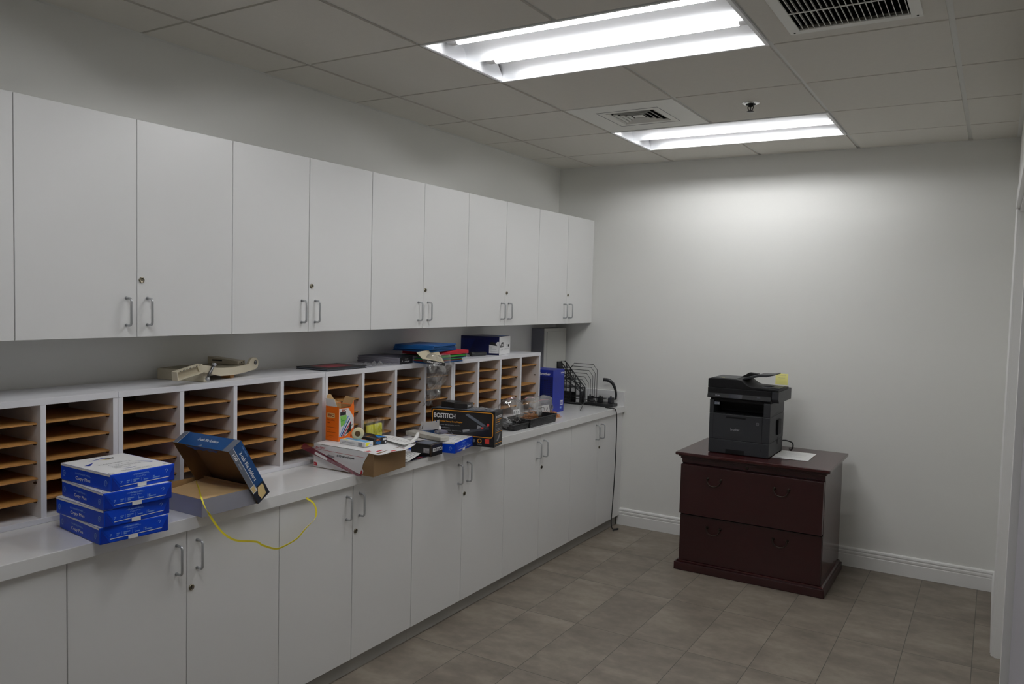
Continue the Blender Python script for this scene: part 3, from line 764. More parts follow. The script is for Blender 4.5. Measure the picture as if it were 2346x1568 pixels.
# black and orange correction-tape carton
t, b = carton('correction_tape_carton', 'black and orange carton standing right of the tape roll', 'box', (.5856, -2.7705, zt), 8, .150, .076, .031, BLACK)
f = LEFT(); b.dec(f, [(-.148, .002), (-.004, .002), (-.004, .014), (-.148, .027)], AMBER)
f = RIGHT(); b.text(f, 'BIC', .026, .0235, .022, .008, FORANGE, .03, slant=.2); b.text(f, 'WITE-OUT', .026, .0125, .034, .007, BRIGHTB, .03); b.rect(f, .052, .017, .073, .026, WHITE); b.disc(f, .068, .008, .004, WHITE); b.lines(f, .008, .003, .04, .008, 1, BRIGHTB, 5, .5)
f = TOP(.031); b.dec(f, [(.03, .002), (.074, .002), (.060, .060), (.045, .040)], BRIGHTB); b.text(f, 'BIC', .024, .06, .03, .012, AMBER, .03); b.rect(f, .004, .004, .012, .14, GREYD)
b.build('carton', t)
# burgundy label strip on film, leaning across the carton's printed side
b = MB(); a, c = V((.285, -2.9065, .9785)), V((.640, -2.9185, CZt + .0008))
dd = (c - a); k = b.mi(BURG)
w = V((.012, 0, .014))
for o in (0, -.0012):
    q = [a + w + V((0, o, 0)), c + V((.018, o, .004)), c + V((-.012, o, 0)), a - w * .8 + V((0, o, 0))]
    b.poly(q if o else q[::-1], BURG)
ff = F(a.lerp(c, .34) + V((0, -.0013, 0)), dd, V((0, 0, 1)) - dd.normalized() * dd.normalized().z)
b.rect(ff, -.04, -.006, .04, .006, WHITE, .0006)
tag(b.build('label_strip'), 'burgundy see-through label strip leaning across the envelope carton', 'label')

# ------------------------------------------------------------------ orange pen carton, standing open
t = thing('pen_carton', 'tall open orange pen carton standing on the envelope carton before the sorter', 'box', (.402, -2.800, zt), 0)
L, W, H = .080, .100, .163; th = .0012
b = MB()
b.box((-L, 0, 0), (0, W, th), ORANGE)
b.box((-L, 0, th), (0, th, H - .006), ORANGE); b.box((-L, W - th, th), (0, W, H - .004), ORANGE); b.box((-th, th, th), (0, W - th, H - .012), ORANGE); b.box((-L, th, th), (-L + th, W - th, H), ORANGE)
for lo, hi in (((-L + th + .0005, th + .0004, .05), (-th - .0005, th + .0012, H - .008)), ((-L + th + .0005, W - th - .0012, .05), (-th - .0005, W - th - .0004, H - .006)), ((-L + th + .0004, th + .002, .05), (-L + th + .0012, W - th - .002, H - .002))): b.box(lo, hi, KRAFT)
f = LEFT()
b.rect(f, -.070, H - .058, -.024, H - .037, TAN); b.text(f, 'BIC', -.046, H - .047, .036, .014, ORANGED, .04, .0008, .2); b.text(f, 'Round Stic', -.046, H - .068, .044, .008, ORANGED, .01)
b.lines(f, -.068, H - .088, -.016, H - .074, 1, ORANGED, 3, .4); b.lines(f, -.070, H - .130, -.014, H - .096, 3, ORANGED, 8, .2); b.lines(f, -.070, .012, -.03, .026, 2, ORANGED, 9, .18)
f = RIGHT()
b.dec(f, [(.002, .020), (.075, .022), (.098, .055), (.098, .12), (.065, H - .016), (.002, H - .014)], WHITE, .0004)
b.dec(f, [(.06, H - .014), (.098, H - .014), (.098, .10)], ORANGE, .0006); b.dec(f, [(.02, .0), (.098, .0), (.098, .058)], ORANGE, .0006)
b.rect(f, .008, H - .046, .046, H - .030, INK, .0007); b.text(f, 'BIC', .034, H - .024, .030, .011, ORANGED, .04, .0009, .2)
b.dec(f, [(.008, H - .048), (.050, H - .046), (.052, H - .082), (.014, H - .098)], GREEN, .0007); b.lines(f, .014, H - .075, .044, H - .058, 2, FGREEN, 7, .4, .0009)
for i, m in enumerate((PALEB, NAVY, FRED, GREYINK)): b.stroke(f, [(.006 + i * .010, .022), (.062 + i * .009, H - .052 - i * .014)], .006, m, .0008)
b.dec(f, [(.046, .028), (.080, .085), (.080, .040)], INK, .0010); b.text(f, '60', .084, .018, .018, .016, ORANGED, .03, .0009)
b.build('carton', t)
b = MB(); k = 10
pts = [(0, 0), (0, .012), (.018, .046), (.034, .049), (.044, .040), (.052, .022), (.070, .004), (.077, 0)]   # peaked back flap, leaning back
b.prism([(y, z) for y, z in [(.003, 0), (.003, .010), (.016, .040), (.030, .046), (.042, .042), (.052, .024), (.072, .008), (.097, 0)]], 0, 0, .0009, KRAFT, Matrix.Translation((-L - .0002, 0, H)) @ Matrix.Rotation(R(-14), 4, 'Y'))
b.build('back_flap', t)
b = MB(); b.prism([(-L + .004, 0), (-.006, 0), (-.012, .034), (-L + .014, .040)], 1, 0, .0009, KRAFT, Matrix.Translation((0, W - .0008, H - .006)) @ Matrix.Rotation(R(-22), 4, 'X')); b.build('side_flap', t)
b = MB(); b.prism([(-L + .002, 0), (-.012, 0), (-.024, .034), (-L + .002, .036)], 1, 0, .0009, WHITE, Matrix.Translation((0, .0001, H - .0062)) @ Matrix.Rotation(R(8), 4, 'X')); b.build('side_flap', t)
b = MB(); b.prism([(.004, 0), (.03, 0), (.045, -.004), (.055, 0), (.08, .004), (.096, .028), (.099, 0)], 0, 0, .0009, ORANGE, Matrix.Translation((-.001, 0, H - .0122))); b.build('torn_edge', t)

# yellow highlighters in a clear pouch
hg = None
px = [(.350 - .003 * i, -2.541 + .0244 * i) for i in range(5)]
for i, (x, y) in enumerate(px):
    if hg is None:
        hg = thing('highlighter', '', 'highlighter', group='yellow highlighters in the clear pouch')
        b = MB(); b.lathe([(.0085, 0), (.0118, .002), (.0118, .096), (.011, .097)], (0, 0, 0), (0, 0, 1), YELLOW, 14); b.build('barrel', hg)
        b = MB(); b.lathe([(.0115, .0975), (.0121, .099), (.0114, .138), (.0095, .142), (.001, .1425)], (0, 0, 0), (0, 0, 1), YELLOW, 14); b.build('cap', hg)
        o = hg; o.location = (x, y, CZt + .0008)
    else: o = dup(hg, (x, y, CZt + .0008), 0, '')
    o['label'] = ['leftmost', 'second from left', 'middle', 'second from right', 'rightmost'][i] + ' of the five yellow highlighters in the clear pouch'
b = MB()
def pouch(u, v):
    x = .358 - .012 * u; y = -2.562 + .142 * u; bul = .014 * math.sin(math.pi * v) * math.sin(math.pi * u) ** .4
    return V((x + bul * 1.0 + .004 * noise.noise(V((u * 6, v * 6, 1))), y, CZt + .0006 + .168 * v))
def pouchb(u, v):
    return V((.330 - .012 * u - .003 * math.sin(math.pi * v), -2.562 + .142 * u, CZt + .0006 + .168 * v))
b.surf(pouch, 18, 18, FILM); b.surf(pouchb, 6, 6, FILM)
tag(b.build('clear_pouch'), 'clear plastic pouch around the yellow highlighters', 'pouch')

# ------------------------------------------------------------------ middle clutter
t, b = carton('staple_carton', 'black carton with yellow lettering before the sorter, behind the loose letters', 'box', (.395, -2.448, CZt), 2, .100, .116, .050, BLACK)
f = TOP(.050); b.text(f, 'BOSTITCH', .055, .035, .09, .02, AMBER, .03); b.lines(f, .015, .060, .10, .085, 2, AMBER, 9, .4)
b.build('carton', t)
t, b = carton('staple_box', 'small black stapler box at the counter edge left of the single ream', 'box', (.6205, -2.395, CZt), -3, .118, .100, .057, BLACK)
f = RIGHT(); b.text(f, 'BOSTITCH', .056, .030, .082, .018, WHITE, .03)
f = LEFT(); b.rect(f, -.045, .016, -.010, .040, GREYINK); b.lines(f, -.043, .018, -.012, .038, 4, WHITE, 5, .3, .0006); b.rect(f, -.0015, 0, 0, .057, KRAFTD)
f = TOP(.057); b.rect(f, .01, .02, .09, .10, GREYD)
b.build('carton', t)
b = MB(); b.box((-.262, 0, 0), (0, .062, .021), SILVER, bev=.004); o = b.build('foil_pack'); o.location = (.5984, -2.2903, CZt + .0573); o.rotation_euler.z = -R(10)
tag(o, 'long silvery shrink-wrapped pack lying across the small black box and the ream', 'pack')
t = thing('key_pouch', 'small striped pouch with a white tag on the silvery pack', 'pouch', (.552, -2.225, CZt + .0786), 10)
b = MB(); b.box((-.05, 0, 0), (0, .05, .016), PAD, bev=.006)
for i in range(5): b.box((-.046 + i * .009, -.0006, .003), (-.042 + i * .009, .0504, .0135), GREYINK)
b.build('body', t)
b = MB(); b.lathe([(.010, 0), (.006, .014), (.002, .026)], (-.03, .02, .0158), (0, 0, 1), WHITE, 8); b.build('tag', t)
# white card stuck up behind, on a blue strip
b = MB()
b.surf(lambda u, v: V((.345 + .135 * u, -2.120 - .03 * u + .012 * math.sin(2.5 * u), .955 + .046 * v + .026 * u * u)), 12, 6, PAPER); b.surf(lambda u, v: V((.345 + .135 * u, -2.1195 - .03 * u + .012 * math.sin(2.5 * u), .955 + .046 * v + .026 * u * u)), 12, 6, PAPER)
f = F((.35, -2.1215, .955), (1, -.22, 0), (0, 0, 1)); b.stroke(f, [(.004, .006), (.011, .030)], .003, INK, .001); b.rect(f, .118, .060, .126, .068, NAVY, .004)
tag(b.build('paper_card'), 'white card standing upright in front of the stapler carton', 'card')
b = MB(); b.box((.36, -2.16, CZt + .0532), (.455, -2.082, CZt + .0662), NAVY, bev=.003); tag(b.build('blue_pouch'), 'flat blue packet under the standing white card', 'packet')

# big heavy duty stapler carton
t, b = carton('stapler_carton', 'large black stapler carton with an amber border jutting over the counter edge', 'box', (.733, -2.0058, CZt), -12, .360, .118, .186, BLACK)
f = LEFT()
c0, c1, z0, z1, rr = -.352, -.010, .050, .178, .012
pts = []
for cx, cz, a0 in ((c1 - rr, z1 - rr, 0), (c0 + rr, z1 - rr, 90), (c0 + rr, z0 + rr, 180), (c1 - rr, z0 + rr, 270)): pts += [(cx + rr * math.cos(R(a0 + a)), cz + rr * math.sin(R(a0 + a))) for a in range(0, 91, 30)]
b.stroke(f, pts + pts[:1], .0042, AMBER)
b.text(f, 'BOSTITCH', -.282, .148, .122, .026, WHITE, .035); b.text(f, 'Antimicrobial Heavy Duty Stapler', -.262, .118, .165, .010, AMBER, .01)
for i, (a, w) in enumerate((('Engrapadora de servicio pesado', .150), ('antimicrobiano', .09), ('Ideal for applications, documents', .155), ('Garantia limitada', .11))): b.text(f, a, -.342 + w / 2 + .0, .100 - i * .014, w, .0075, GREYINK, .008)
b.dec(f, [(-.165, .160), (-.150, .168), (-.034, .105), (-.030, .092), (-.042, .092)], GREYD); b.dec(f, [(-.180, .078), (-.176, .062), (-.030, .092), (-.030, .105), (-.052, .112), (-.105, .090)], GREYMET)
b.dec(f, [(-.176, .068), (-.140, .076), (-.140, .088), (-.178, .080)], GREYINK, .0006); b.dec(f, [(-.098, .092), (-.066, .100), (-.094, .112)], GREYINK, .0006)
b.dec(f, [(-.044, .106), (-.030, .110), (-.030, .122), (-.040, .124)], REDP, .0007); b.dec(f, [(-.075, .090), (-.062, .094), (-.062, .104), (-.072, .102)], REDP, .0007)
b.disc(f, -.082, .030, .012, AMBER); b.disc(f, -.082, .030, .008, BLACK, .0006); b.rect(f, -.052, .018, -.028, .042, REDP); b.disc(f, -.114, .030, .009, GREYD); b.lines(f, -.095, .008, -.068, .015, 2, GREYINK, 4, .4)
f = RIGHT()
b.text(f, 'BOSTITCH', .06, .156, .090, .013, WHITE, .03); b.rect(f, .016, .140, .10, .143, AMBER); b.rect(f, .016, .128, .07, .132, AMBER)
b.lines(f, .014, .080, .100, .122, 5, GREYINK, 11, .45); b.rect(f, .008, .074, .11, .077, AMBER); b.dec(f, [(.03, .03), (.06, .032), (.09, .064), (.076, .066)], GREYINK); b.rect(f, .008, .016, .11, .019, AMBER)
f = TOP(.186); b.rect(f, .01, .02, .108, .34, GREYD, .0003)
b.build('carton', t)
u = V((-.978, -.208, 0)); w = V((-.208, .978, 0)); base = V((.733, -2.0058, CZt + .1862))
def onbig(a, c): return base + u * a + w * c
t, b = carton('staple_box', 'left one of the two small black boxes on the stapler carton', 'box', onbig(.245, .030), -6, .075, .085, .030, BLACK)
f = RIGHT(); b.rect(f, .05, .008, .06, .022, GREYD); b.disc(f, .03, .015, .004, GREYINK); f = TOP(.030); b.lines(f, .01, .02, .07, .06, 4, GREYD, 3, .4); b.build('carton', t)
t, b = carton('staple_box', 'right one of the two small black boxes on the stapler carton', 'box', onbig(.165, .022), -14, .075, .090, .027, BLACK)
f = RIGHT(); b.text(f, 'BOSTITCH', .034, .014, .046, .010, WHITE, .03); b.rect(f, .068, .007, .080, .021, GREYINK); b.build('carton', t)
b = MB(); b.surf(lambda uu, v: onbig(.02 + .13 * uu, .02 + .09 * v) + V((0, 0, .0008 + .016 * abs(noise.noise(V((uu * 5, v * 5, 4)))))), 20, 16, FILM2)
tag(b.build('plastic_wrap'), 'crumpled clear wrap on the right end of the stapler carton', 'plastic wrap')

# ------------------------------------------------------------------ mesh baskets and zip bags
def basket(loc, yaw, L, W, H, label):
    t = thing('mesh_basket', label, 'basket', loc, yaw, 'black mesh baskets on the counter')
    b = MB(); fl = .006; n = V((0, 0, 0)); th = .0022
    A = [(-L, 0), (0, 0), (0, W), (-L, W)]; B = [(-L - fl, -fl), (fl, -fl), (fl, W + fl), (-L - fl, W + fl)]
    b.prism(A, 2, 0, th, BLACKP)
    for i in range(4):
        j = (i + 1) % 4; p, q, r, s_ = V((*A[i], 0)), V((*A[j], 0)), V((*B[j], H)), V((*B[i], H))
        c = V((-L / 2, W / 2, 0)); inn = lambda x: x + (V((c.x, c.y, x.z)) - x).normalized() * th
        b.poly([p, q, r, s_], BLACKP); b.poly([inn(s_), inn(r), inn(q), inn(p)], BLACKP)
        nrow, ncol = 5, 14
        nn = (q - p).cross(s_ - p).normalized()
        for a in range(1, ncol):                              # raised weave
            x0 = p.lerp(q, a / ncol); x1 = s_.lerp(r, a / ncol); b.tube([x0.lerp(x1, .08), x0.lerp(x1, .94)], .0010, BLACK, 5)
        for a in range(1, nrow): b.tube([p.lerp(s_, a / nrow), q.lerp(r, a / nrow)], .0012, BLACK, 5)
    b.build('mesh', t)
    b = MB(); b.tube([V((*x, H)) for x in B], .0032, BLACKP, 8, closed=True); b.build('rim', t)
    return t
basket((.548, -1.500, CZt), 2, .125, .145, .036, 'smaller black mesh basket next to the stapler carton, under the clear bag of black clips')
basket((.560, -1.335, CZt), 0, .150, .320, .050, 'longer black mesh basket at the right, holding a bag of rubber bands')
def bag(name, label, c, size, seed, m=FILM, flat=1.0, crump=.18):
    b = MB(); c = V(c); sx, sy, sz = size
    def fn(u, v):
        th, ph = 2 * math.pi * u, math.pi * v
        p = V((math.cos(th) * math.sin(ph), math.sin(th) * math.sin(ph), math.cos(ph)))
        p = V((math.copysign(abs(p.x) ** .8, p.x), math.copysign(abs(p.y) ** .8, p.y), math.copysign(abs(p.z) ** .85, p.z)))
        k = 1 + crump * noise.noise(p * 2.2 + V((seed, 0, 0))) + crump * .5 * noise.noise(p * 5 + V((0, seed, 0)))
        k = min(k, 1.12)
        z = p.z * k
        pin = 1 - .45 * max(0, z) ** 1.5 if flat else 1
        return c + V((p.x * k * sx * pin, p.y * k * sy, max(z, -.98) * sz))
    b.surf(fn, 40, 24, m)
    return b
b = bag('zip_bag', '', (.480, -1.438, CZt + .094), (.066, .104, .090), 2.0, crump=.2)
b.tube(smooth_path([(.475, -1.47, CZt + .178), (.472, -1.43, CZt + .182), (.476, -1.37, CZt + .174)], 4), .0016, PINK, 6)
f = F((.537, -1.465, CZt + .105), (.1, 1, 0), (-.2, 0, 1)); b.rect(f, -.028, -.010, .033, .018, WHITE, .0025)
for i in range(3): b.rect(f, -.024 + i * .02, -.006, -.012 + i * .02, .010, GREYINK, .003)
tag(b.build('zip_bag'), 'clear zip bag puffed up over the smaller mesh basket', 'bag')
b = MB(); rg = random.Random(5)
for i in range(34):
    M = Matrix.Translation((.480 + rg.uniform(-.034, .034), -1.430 + rg.uniform(-.05, .05), CZt + .012 + rg.uniform(0, .042))) @ Matrix.Rotation(rg.uniform(0, 6), 4, V((rg.uniform(-1, 1), rg.uniform(-1, 1), rg.uniform(-1, 1))).normalized())
    b.prism([(-.012, -.009), (.012, -.009), (0, .009)], 1, -.014, .014, BLACKP if i % 4 else CHROME, M)
tag(b.build('binder_clips'), 'heap of black and silver clips inside the clear zip bag', 'clips', kind='stuff')
def bands(name, label, c, size, n, seed):
    rg = random.Random(seed); b = MB(); c = V(c)
    for i in range(n):
        a = rg.uniform(0, 6.28); r = rg.random() ** .5
        o = c + V((math.cos(a) * r * size[0], math.sin(a) * r * size[1], rg.random() * size[2] * (1 - r * r * .9)))
        M = Matrix.Translation(o) @ Matrix.Rotation(rg.uniform(0, 6), 4, 'Z') @ Matrix.Rotation(rg.uniform(-.9, .9), 4, 'X')
        ra, rb = rg.uniform(.014, .024), rg.uniform(.004, .010)
        pts = [M @ V((ra * math.cos(k * math.pi / 6), rb * math.sin(k * math.pi / 6), .002 * math.sin(k))) for k in range(12)]
        for p in pts: p.z = max(p.z, c.z + .0016)
        b.tube(pts, .0014, BAND, 5, closed=True)
    return tag(b.build(name), label, 'rubber bands', kind='stuff')
bands('rubber_bands', 'brown rubber bands heaped in the longer mesh basket', (.487, -1.225, CZt + .0040), (.050, .085, .098), 170, 1)
b = bag('zip_bag', '', (.487, -1.225, CZt + .088), (.062, .100, .082), 5.0, crump=.2)
b.tube(smooth_path([(.49, -1.29, CZt + .164), (.487, -1.24, CZt + .170), (.492, -1.17, CZt + .160)], 4), .0016, PINK, 6)
tag(b.build('zip_bag'), 'clear zip bag of brown rubber bands with a pink zip', 'bag')
b = bag('zip_bag', '', (.415, -.945, CZt + .073), (.042, .135, .071), 8.0, FILM2, crump=.2)
b.tube(smooth_path([(.43, -1.04, CZt + .118), (.428, -.97, CZt + .122), (.436, -.89, CZt + .118)], 4), .0015, PINK, 6)
tag(b.build('zip_bag'), 'clear zip bag with a white printed slip, behind the longer basket', 'bag')
b = MB(); f = F((.440, -1.03, CZt + .028), (.06, 1, 0), (-.25, 0, 1)); b.rect(f, 0, 0, .150, .058, WHITE, .0004); b.rect(f, 0, 0, .150, .058, WHITE, -.0004)
b.stroke(f, [(.02, .045), (.045, .044), (.07, .048), (.09, .04), (.085, .025)], .005, INK, .001); b.dec(f, [(.10, .018), (.128, .03), (.130, .046)], INK, .001); b.stroke(f, [(.1, .01), (.13, .02)], .003, GREYINK, .001)
tag(b.build('printed_slip'), 'white slip with black scribbles inside the rear zip bag', 'paper slip')
bands('rubber_bands', 'tan rubber bands heaped on the counter right of the longer basket', (.452, -.885, CZt + .0005), (.045, .085, .040), 80, 4)

# ------------------------------------------------------------------ blue carton, magazine file, wire sorter, hole punch
t, b = carton('toner_carton', 'tall bright blue carton standing past the end of the sorter', 'box', (.370, -.705, CZt), 0, .205, .165, .293, TBLUE)
b.bm.free(); b = MB(); L, W, H = .205, .163, .293; b.box((-L, 0, 0), (0, W, H), TBLUE, bev=.0015, seg=1)
f = LEFT(); b.rect(f, -L + .002, .002, -.0015, H - .045, TBLUED)
for i in range(8):
    for j in range(16): b.disc(f, -.008 - i * .012, .02 + j * .0135, .0038, NAVYD, .0007, 8)
b.text(f, 'brother', -.062, H - .028, .078, .018, WHITE, .03)
f = RIGHT(); b.text(f, 'brother', W - .032, H - .022, .046, .013, WHITE, .03); b.lines(f, W - .05, H - .040, W - .018, H - .035, 1, PALEB, 2, .6)
b.rect(f, W - .056, .045, W - .016, .078, WHITE); b.text(f, '850', W - .036, .0615, .030, .024, TBLUE, .03, .0008); b.rect(f, W - .058, .022, W - .034, .036, PALEB)
b.build('carton', t)

def magfile(label, loc):
    t = thing('magazine_file', label, 'magazine file', loc, 0)
    D, W, H1, H0 = .200, .070, .305, .118
    for y in (0, W):
        b = MB(); r = .0048
        out = [(0, 0), (D, 0), (D, H0), (.030, H1), (0, H1)]
        b.tube([(x, y, z + r) for x, z in out], r, BLACKP, 6, closed=True)
        b.tube([(0, y, H1 - .075), (D - .005, y, .10)], r * .8, BLACKP, 6); b.tube([(.0, y, H1 - .045), (.060, y, H1 - .04)], r * .8, BLACKP, 6)
        top = lambda x: H1 if x < .03 else H1 - (x - .03) / (D - .03) * (H1 - H0)
        for i in range(1, 5): x = D * i / 5; b.tube([(x, y, .004), (x, y, top(x))], r * .75, BLACKP, 6)
        for i in range(1, 5):
            z = H1 * i / 5; x1 = D if z < H0 else .03 + (H1 - z) / (H1 - H0) * (D - .03)
            b.tube([(0, y, z), (x1, y, z)], r * .75, BLACKP, 6)
        for x in [D * .18, D * .45, D * .72]: b.tube([(x, y, top(x)), (x + .02, y, top(x) - .055)], r * .7, BLACKP, 6)
        b.box((.002, y - .0012, .003), (D * .62, y + .0012, .085), BLACKP); b.build('side', t)
    b = MB(); b.box((0, 0, .0005), (D, W, .004), BLACKP); b.build('base', t)
    b = MB(); b.box((D - .002, 0, .004), (D + .002, W, .10), BLACKP); b.build('front', t)
    b = MB(); b.box((-.002, 0, .004), (.002, W, H1), BLACKP); b.build('spine', t)
magfile('black openwork magazine file behind the blue carton', (.121, -.182, CZt))

t = thing('wire_file_rack', 'black wire rack of stepped arches in front of the hole punch', 'file rack', (.345, -.30, CZt), 0)
N = 8
for i in range(N):
    y = .105 - .0285 * i; zt_ = .308 - .0205 * i; x1 = .112 - .0035 * i; x0 = -.108; ch = .032
    b = MB(); b.tube([(x0, y, .046), (x0, y, zt_ - ch * 1.25), (x0 + ch, y, zt_), (x1 - ch, y, zt_ - .001), (x1, y, zt_ - ch * 1.25), (x1, y, .046)], .0021, BLACKP, 6)
    b.build('arch', t)
b = MB()
for x in (-.108, .098): b.tube([(x, .107, .046), (x, -.112, .046)], .0026, BLACKP, 6)
for y in (.107, -.112): b.tube([(-.108, y, .046), (.098, y, .046)], .0026, BLACKP, 6)
for x, y, dx_, dy_ in ((-.108, .105, -.006, .004), (.098, .105, .010, .004), (-.108, -.11, -.008, -.03), (.098, -.11, .015, -.045)):
    b.tube([(x, y, .046), (x + dx_, y + dy_, .002), (x + dx_ * .4, y - dy_ * .6, .046)], .0024, BLACKP, 6)
b.build('base_frame', t)

t = thing('hole_punch', 'black three-hole punch with a curved lever in the counter corner', 'hole punch', (.30, -.155, CZt), 0)
b = MB(); b.prism([(.036, 0), (.225, -.012), (.262, .012), (.262, .105), (.23, .118), (.036, .118)], 2, .0003, .020, BLACKP, bev=.004); b.build('base', t)
for x in (.055, .135, .222):
    b = MB(); b.box((x - .014, .045, .020), (x + .014, .10, .062), BLACKP, bev=.004); b.lathe([(.007, 0), (.007, .012)], (x, .07, .062), (0, 0, 1), STEEL, 12); b.build('punch_head', t)
b = MB(); b.tube([(.035, .09, .050), (.25, .09, .050)], .0055, STEEL, 10); b.build('shaft', t)
b = MB(); P = smooth_path([(.252, .085, .050), (.256, .083, .085), (.250, .08, .125), (.232, .076, .165), (.205, .07, .187), (.175, .064, .192), (.160, .06, .191)], 5)
b.tube(P, [.0085 + .0045 * min(1, max(0, (i - 8) / 10)) for i in range(len(P))], BLACKP, 12); b.build('lever', t)
b = MB(); b.tube([(.15, .02, .0212), (.20, .016, .0215), (.232, .03, .0212)], .0016, STEEL, 6); b.build('paper_guide', t)

b = MB()
P = smooth_path([(.535, -.205, CZt + .004), (.575, -.215, CZt + .004), (.600, -.205, CZt + .003), (.609, -.190, .878), (.611, -.172, .83), (.611, -.166, .70), (.610, -.168, .53), (.608, -.171, .37), (.604, -.184, .15), (.602, -.190, .06), (.606, -.178, .012), (.620, -.150, .0042), (.632, -.130, .0042), (.640, -.155, .0042), (.618, -.185, .0042), (.632, -.21, .0042)], 5)
b.tube(P, .0036, BLACKP, 8)
tag(b.build('power_cord'), 'black cord hanging from the counter corner down to the floor', 'cord')

# grey breaker panel on the left wall
t = thing('electrical_panel', 'grey metal breaker panel on the left wall in the corner', 'panel', (0, -.17, 1.10))
b = MB(); b.box((.0005, -.205, .0), (.105, .135, .348), PANELD, bev=.002, seg=1); b.build('box', t)
b = MB(); b.box((.1052, -.205, .0), (.112, .135, .348), PANEL, bev=.0015, seg=1); b.build('trim', t)
b = MB(); b.box((.1122, -.170, .01), (.116, .115, .325), PANEL, bev=.001, seg=1); b.build('door', t)

# ------------------------------------------------------------------ things on top of the sorters
ZT = 1.3003
t = thing('paper_cutter', 'old beige guillotine paper cutter on top of the sorter', 'paper cutter', (.243, -3.397, ZT), -14.5)
t.rotation_euler.z = R(14.5)
b = MB()
b.box((-.222, 0, 0), (0, .022, .045), CREAM, bev=.003); b.box((-.222, .022, .022), (0, .345, .045), CREAM, bev=.0025); b.build('bed', t)
b = MB(); b.box((-.215, .006, .0452), (-.006, .335, .0462), CREAMD); 
for i in range(5): b.box((-.20 + i * .04, .02, .0462), (-.1994 + i * .04, .32, .0464), GREYINK)
b.build('bed_surface', t)
b = MB(); b.box((-.05, .175, .0), (-.006, .205, .0218), HARD); b.build('foot', t); b = MB(); b.box((-.21, .30, 0), (-.17, .33, .0218), HARD); b.build('foot', t)
b = MB(); b.prism([(-.215, .047), (-.03, .047), (-.03, .064), (-.19, .078), (-.215, .072)], 1, .262, .312, CREAM, bev=.003)
f = F((-.03, .262, .047), (0, 1, 0), (0, 0, 1))
for i in range(3): b.disc(f, .012 + i * .012, .006 + i * .003, .0028, INK, .0008)
f = F((0, .262, 0), (1, 0, 0), (0, 0, 1)); b.rect(f, -.16, .060, -.11, .066, INK, .0008); b.build('fence', t)
b = MB()
arm = [(-.060, .076), (.020, .064), (.060, .053), (.10, .049), (.17, .046), (.235, .049), (.275, .053), (.288, .070), (.305, .079), (.330, .078), (.345, .064), (.347, .048), (.338, .032), (.320, .026), (.250, .018), (.17, .014), (.09, .017), (.03, .030), (-.045, .046)]
b.prism(arm, 0, .002, .014, CREAM, bev=.0018); b.build('arm', t)
b = MB(); b.lathe([(.009, 0), (.009, .004), (.005, .007)], (.014, .322, .056), (1, 0, 0), STEEL, 14); b.build('pivot_bolt', t)
b = MB()                                                    # trough-shaped handle
M = Matrix.Translation((.010, -.050, .062)) @ Matrix.Rotation(R(9), 4, 'X') @ Matrix.Rotation(R(-4), 4, 'Z')
b.box((-.004, -.125, .0105), (.022, .006, .0145), CREAM, M, .0012); b.box((-.004, -.125, -.021), (.022, .006, -.017), CREAM, M, .0012); b.box((-.004, -.125, -.017), (0, .006, .0105), CREAM, M); b.box((-.004, -.130, -.021), (.022, -.124, .0145), CREAM, M, .0015)
for i in range(7): b.box((.0216, -.115 + i * .017, .0120), (.0223, -.107 + i * .017, .0146), INK, M)
b.build('handle', t)
b = MB(); b.tube([(.018, .038, .068), (.020, .020, .045), (.018, -.004, .012)], .0055, STEEL, 8)
for p in ((.018, .038, .068), (.018, -.001, .014)): b.lathe([(.007, -.004), (.007, .008), (.003, .010)], p, (1, 0, 0), CHROME, 12)
b.build('link', t)

t = thing('notebook', 'thin black notebook lying flat on the sorter beside the clear wrap', 'notebook', (.262, -2.735, ZT), 0)
b = MB(); b.box((-.20, 0, 0), (0, .275, .0035), BLACK, bev=.001); b.box((-.198, .002, .0035), (-.004, .270, .0085), GREYD); b.box((-.20, 0, .0085), (0, .275, .012), BLACKP, bev=.001); b.build('book', t)
b = MB(); b.rect(TOP(.012), .05, .04, .22, .16, FMAROON, .0006); b.build('cover_label', t)
b = MB(); b.surf(lambda u, v: V((.135 + .11 * u, -2.43 + .26 * v, ZT + .0006 + .030 * abs(noise.noise(V((u * 5, v * 9, 7)))) * (math.sin(math.pi * u) * math.sin(math.pi * v)) ** .5)), 22, 34, FILM2)
tag(b.build('plastic_wrap'), 'flat crumpled clear wrap left of the grey writing pads', 'plastic wrap')

# eight grey writing pads
pad = None; nP = 8; hP = .0046
for i in range(nP):
    if pad is None:
        pad = thing('writing_pad', '', 'pad', group='stacked grey writing pads')
        b = MB(); b.box((-.275, 0, 0), (0, .215, .0026), PADP); b.build('pages', pad)
        b = MB(); b.box((-.276, -.0005, .0027), (.0005, .2155, hP - .0001), PAD); b.build('cover', pad); o = pad
    else: o = dup(pad, (0, 0, 0), 0, '')
    o.location = (.2526 + .002 * math.sin(i * 2.1), -2.1955 + .002 * math.cos(i * 3.3), ZT + i * hP); o.rotation_euler.z = R(9 + .6 * math.sin(i * 1.7))
    o['label'] = ('bottom' if i == 0 else 'topmost' if i == nP - 1 else ['second', 'third', 'fourth', 'fifth', 'sixth', 'seventh'][i - 1] + ' from the bottom') + ' of the eight stacked grey writing pads'
b = MB(); ZP = nP * hP
f = F((.0018, .004, 0), (0, 1, 0), (0, 0, 1)); b.box((.0008, .004, .0008), (.0018, .135, ZP), BLACK); b.text(f, 'writing pads', .068, .013, .052, .009, WHITE, .01, .0006); b.text(f, 'Office DEPOT', .064, .026, .036, .005, GREYINK, .01, .0006)
b.rect(f, .016, .016, .024, .019, WHITE, .0006)
b.box((-.07, .004, ZP), (.0018, .135, ZP + .0008), BLACK)
